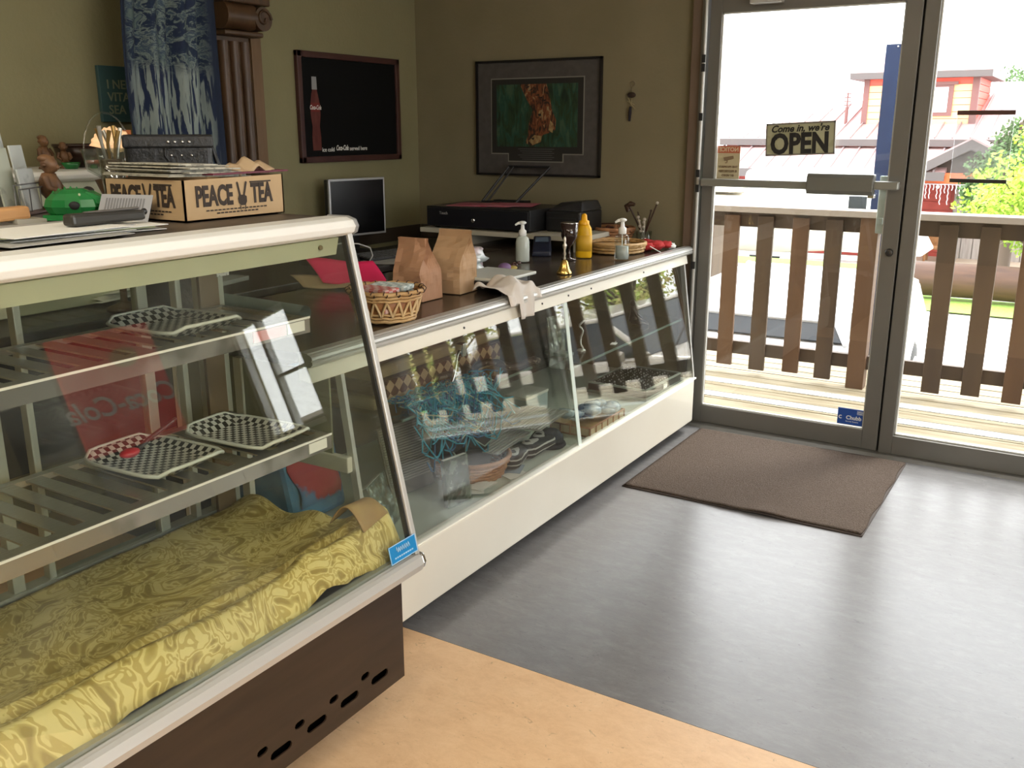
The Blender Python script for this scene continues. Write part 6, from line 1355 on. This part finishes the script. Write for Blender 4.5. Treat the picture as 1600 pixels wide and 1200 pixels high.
bp('porch_floor', mat('porch_floor', (.40, .33, .25), .8), (-1.0, 4.2, 21.0, 22.6, -2.0, -1.80))
bp('porch_kerb', mat('porch_kerb_red', (.60, .09, .04), .6), (-1.0, 1.2, 20.9, 21.0, -2.0, -1.76))
bp('kerb_edge', M_whitep, (-1.0, 1.2, 20.85, 21.0, -2.10, -2.0))
bp('door_panel', M_dark, (-2.9, -2.55, 22.54, 22.58, -1.9, -.05))
bp('orange_panel', mat('porch_post_orange', (0, 0, 0)), (-2.55, -2.25, 22.5, 22.56, -.4, -.05))
ic = MB(); random.seed(6)
for k in range(60):
    x = -.9 + k * .085; n_ = random.choice((2, 3, 5, 7)); ic.tube([(x + .02 * (q % 2), 21.05, .15 - q * .07) for q in range(n_ + 1)], .012, 4)
ic.tube([(-.9, 21.05, .15), (4.2, 21.05, .15)], .010, 4); o = ic.build('icicle_lights', mat('icicle_white', (.9, .85, .85), .5), hs); o['kind'] = 'stuff'
MB().ball((-.05, 21.2, .08), .05, 10, 8).build('porch_bulb', M_whitep, hs)
wc = thing('wicker_chair', 'tan wicker armchair on the porch of the red building', 'chair', (.08, 21.5, -1.80))
MB().grid(lambda u, v: (-.32 + .64 * u, .2 - .1 * math.cos((u - .5) * 3), .35 + .45 * v * (1 - .35 * (2 * u - 1) ** 2)), 12, 8, .04).build('backrest', mat('chair_wicker', (.22, .095, .03), .6, c2=(.30, .14, .05), scale=20), wc)
MB().box(-.3, .3, -.25, .25, .32, .42).build('seat', mat('chair_wicker', (0, 0, 0)), wc, .03)
for x in (-.27, .27):
    for y in (-.22, .22): MB().tube([(x, y, 0), (x, y, .34)], .03, 8).build('leg', mat('chair_wicker', (0, 0, 0)), wc)
for x in (-.30, .30): MB().tube([(x, .2, .6), (x, -.2, .58), (x, -.22, .4)], .03, 8).build('arm', mat('chair_wicker', (0, 0, 0)), wc)

# ---- trees: trunk, branches, thousands of small leaf quads in one crown each
def tree(name, label, loc, h, r, cz, leafm, trunkm, n, seed, leaf=.09, squash=1.0, clusters=26, cone=False):
    t = thing(name, label, 'tree', loc); rnd = random.Random(seed)
    mb = MB(); mb.tube([(0, 0, 0), (.05, .02, h * .4), (0, 0, h * .8)], [h * .035, h * .025, h * .008], 8)
    cs_ = []
    for k in range(clusters):
        if cone: zz = cz + (h - cz) * (k / clusters); rr = r * (1 - .85 * k / clusters); a = k * 2.4; c = Vector((rr * .7 * math.cos(a), rr * .7 * math.sin(a), zz)); s = max(.25, rr * .5)
        else:
            d = Vector((rnd.gauss(0, 1), rnd.gauss(0, 1), rnd.gauss(0, 1))).normalized() * r * rnd.uniform(.45, .95); c = Vector((d.x, d.y, cz + d.z * squash)); s = r * .33
        cs_.append((c, s)); mb.tube([(0, 0, max(.2, c.z * .55)), tuple(c)], [h * .010, h * .003], 5)
    mb.build('trunk', trunkm, t)
    vs = []; fs = []
    for k in range(n):
        c, s = cs_[k % clusters]; d = Vector((rnd.gauss(0, 1), rnd.gauss(0, 1), rnd.gauss(0, .8))); d = d.normalized() * s * rnd.random() ** .4; p = c + d
        u = Vector((rnd.gauss(0, 1), rnd.gauss(0, 1), rnd.gauss(0, 1))).normalized() * leaf * rnd.uniform(.6, 1.2); w_ = u.orthogonal().normalized() * leaf * .5
        b0 = len(vs); vs += [p - u * .5, p + w_ * .6, p + u * .5, p - w_ * .6]; fs.append((b0, b0 + 1, b0 + 2, b0 + 3))
    m_ = MB(); m_.add(vs, fs); me = bpy.data.meshes.new('foliage'); me.from_pydata([tuple(v) for v in vs], [], fs); me.materials.append(leafm)
    o = bpy.data.objects.new('foliage', me); COL.objects.link(o); o.parent = t; o['kind'] = 'stuff'
    return t
M_leafy = mat('yellow_green_leaf', (.22, .36, .03), .7, c2=(.38, .52, .06), scale=3); M_leafd = mat('pine_green_leaf', (.055, .11, .03), .8, c2=(.10, .18, .06), scale=3)
M_bark = mat('bark', (.10, .07, .05), .9); M_leafo = mat('autumn_twig_leaf', (.40, .30, .12), .8, c2=(.30, .36, .08), scale=3)
tree('maple_tree', 'bright yellow-green maple in front of the red building porch', (2.62, 13.4, -1.3), 2.7, 1.42, 1.75, M_leafy, M_bark, 8500, 1, .10, .72, 34)
tree('pine_tree', 'tall dark green pine right of the red building tower', (1.25, 30.9, -2.2), 6.6, 1.9, 3.2, M_leafd, M_bark, 7000, 2, .14, 1.25, 34)
tree('pine_tree', 'nearer dark green pine rising just behind the bright maple', (1.78, 18.6, -1.76), 4.2, 1.1, 2.0, M_leafd, M_bark, 8000, 5, .11, 1.25, 34)
for k, (x, y, h, r) in enumerate(((8.6, 6.4, 3.0, 1.1), (7.8, 11.2, 3.2, 1.2), (6.6, 9.3, 3.4, 1.2), (11.2, 9.3, 4.2, 1.6))):
    tree('roadside_bush', ['tawny leafy bush beside the champagne car', 'wide yellow-green bush behind the grass verge', 'tawny bush behind the champagne car', 'tall bush behind the others on the verge'][k], (x, y, -1.2), h, r, h * .55, M_leafo if k % 2 == 0 else M_leafy, M_bark, 3500, 20 + k, .10, .9, 22)
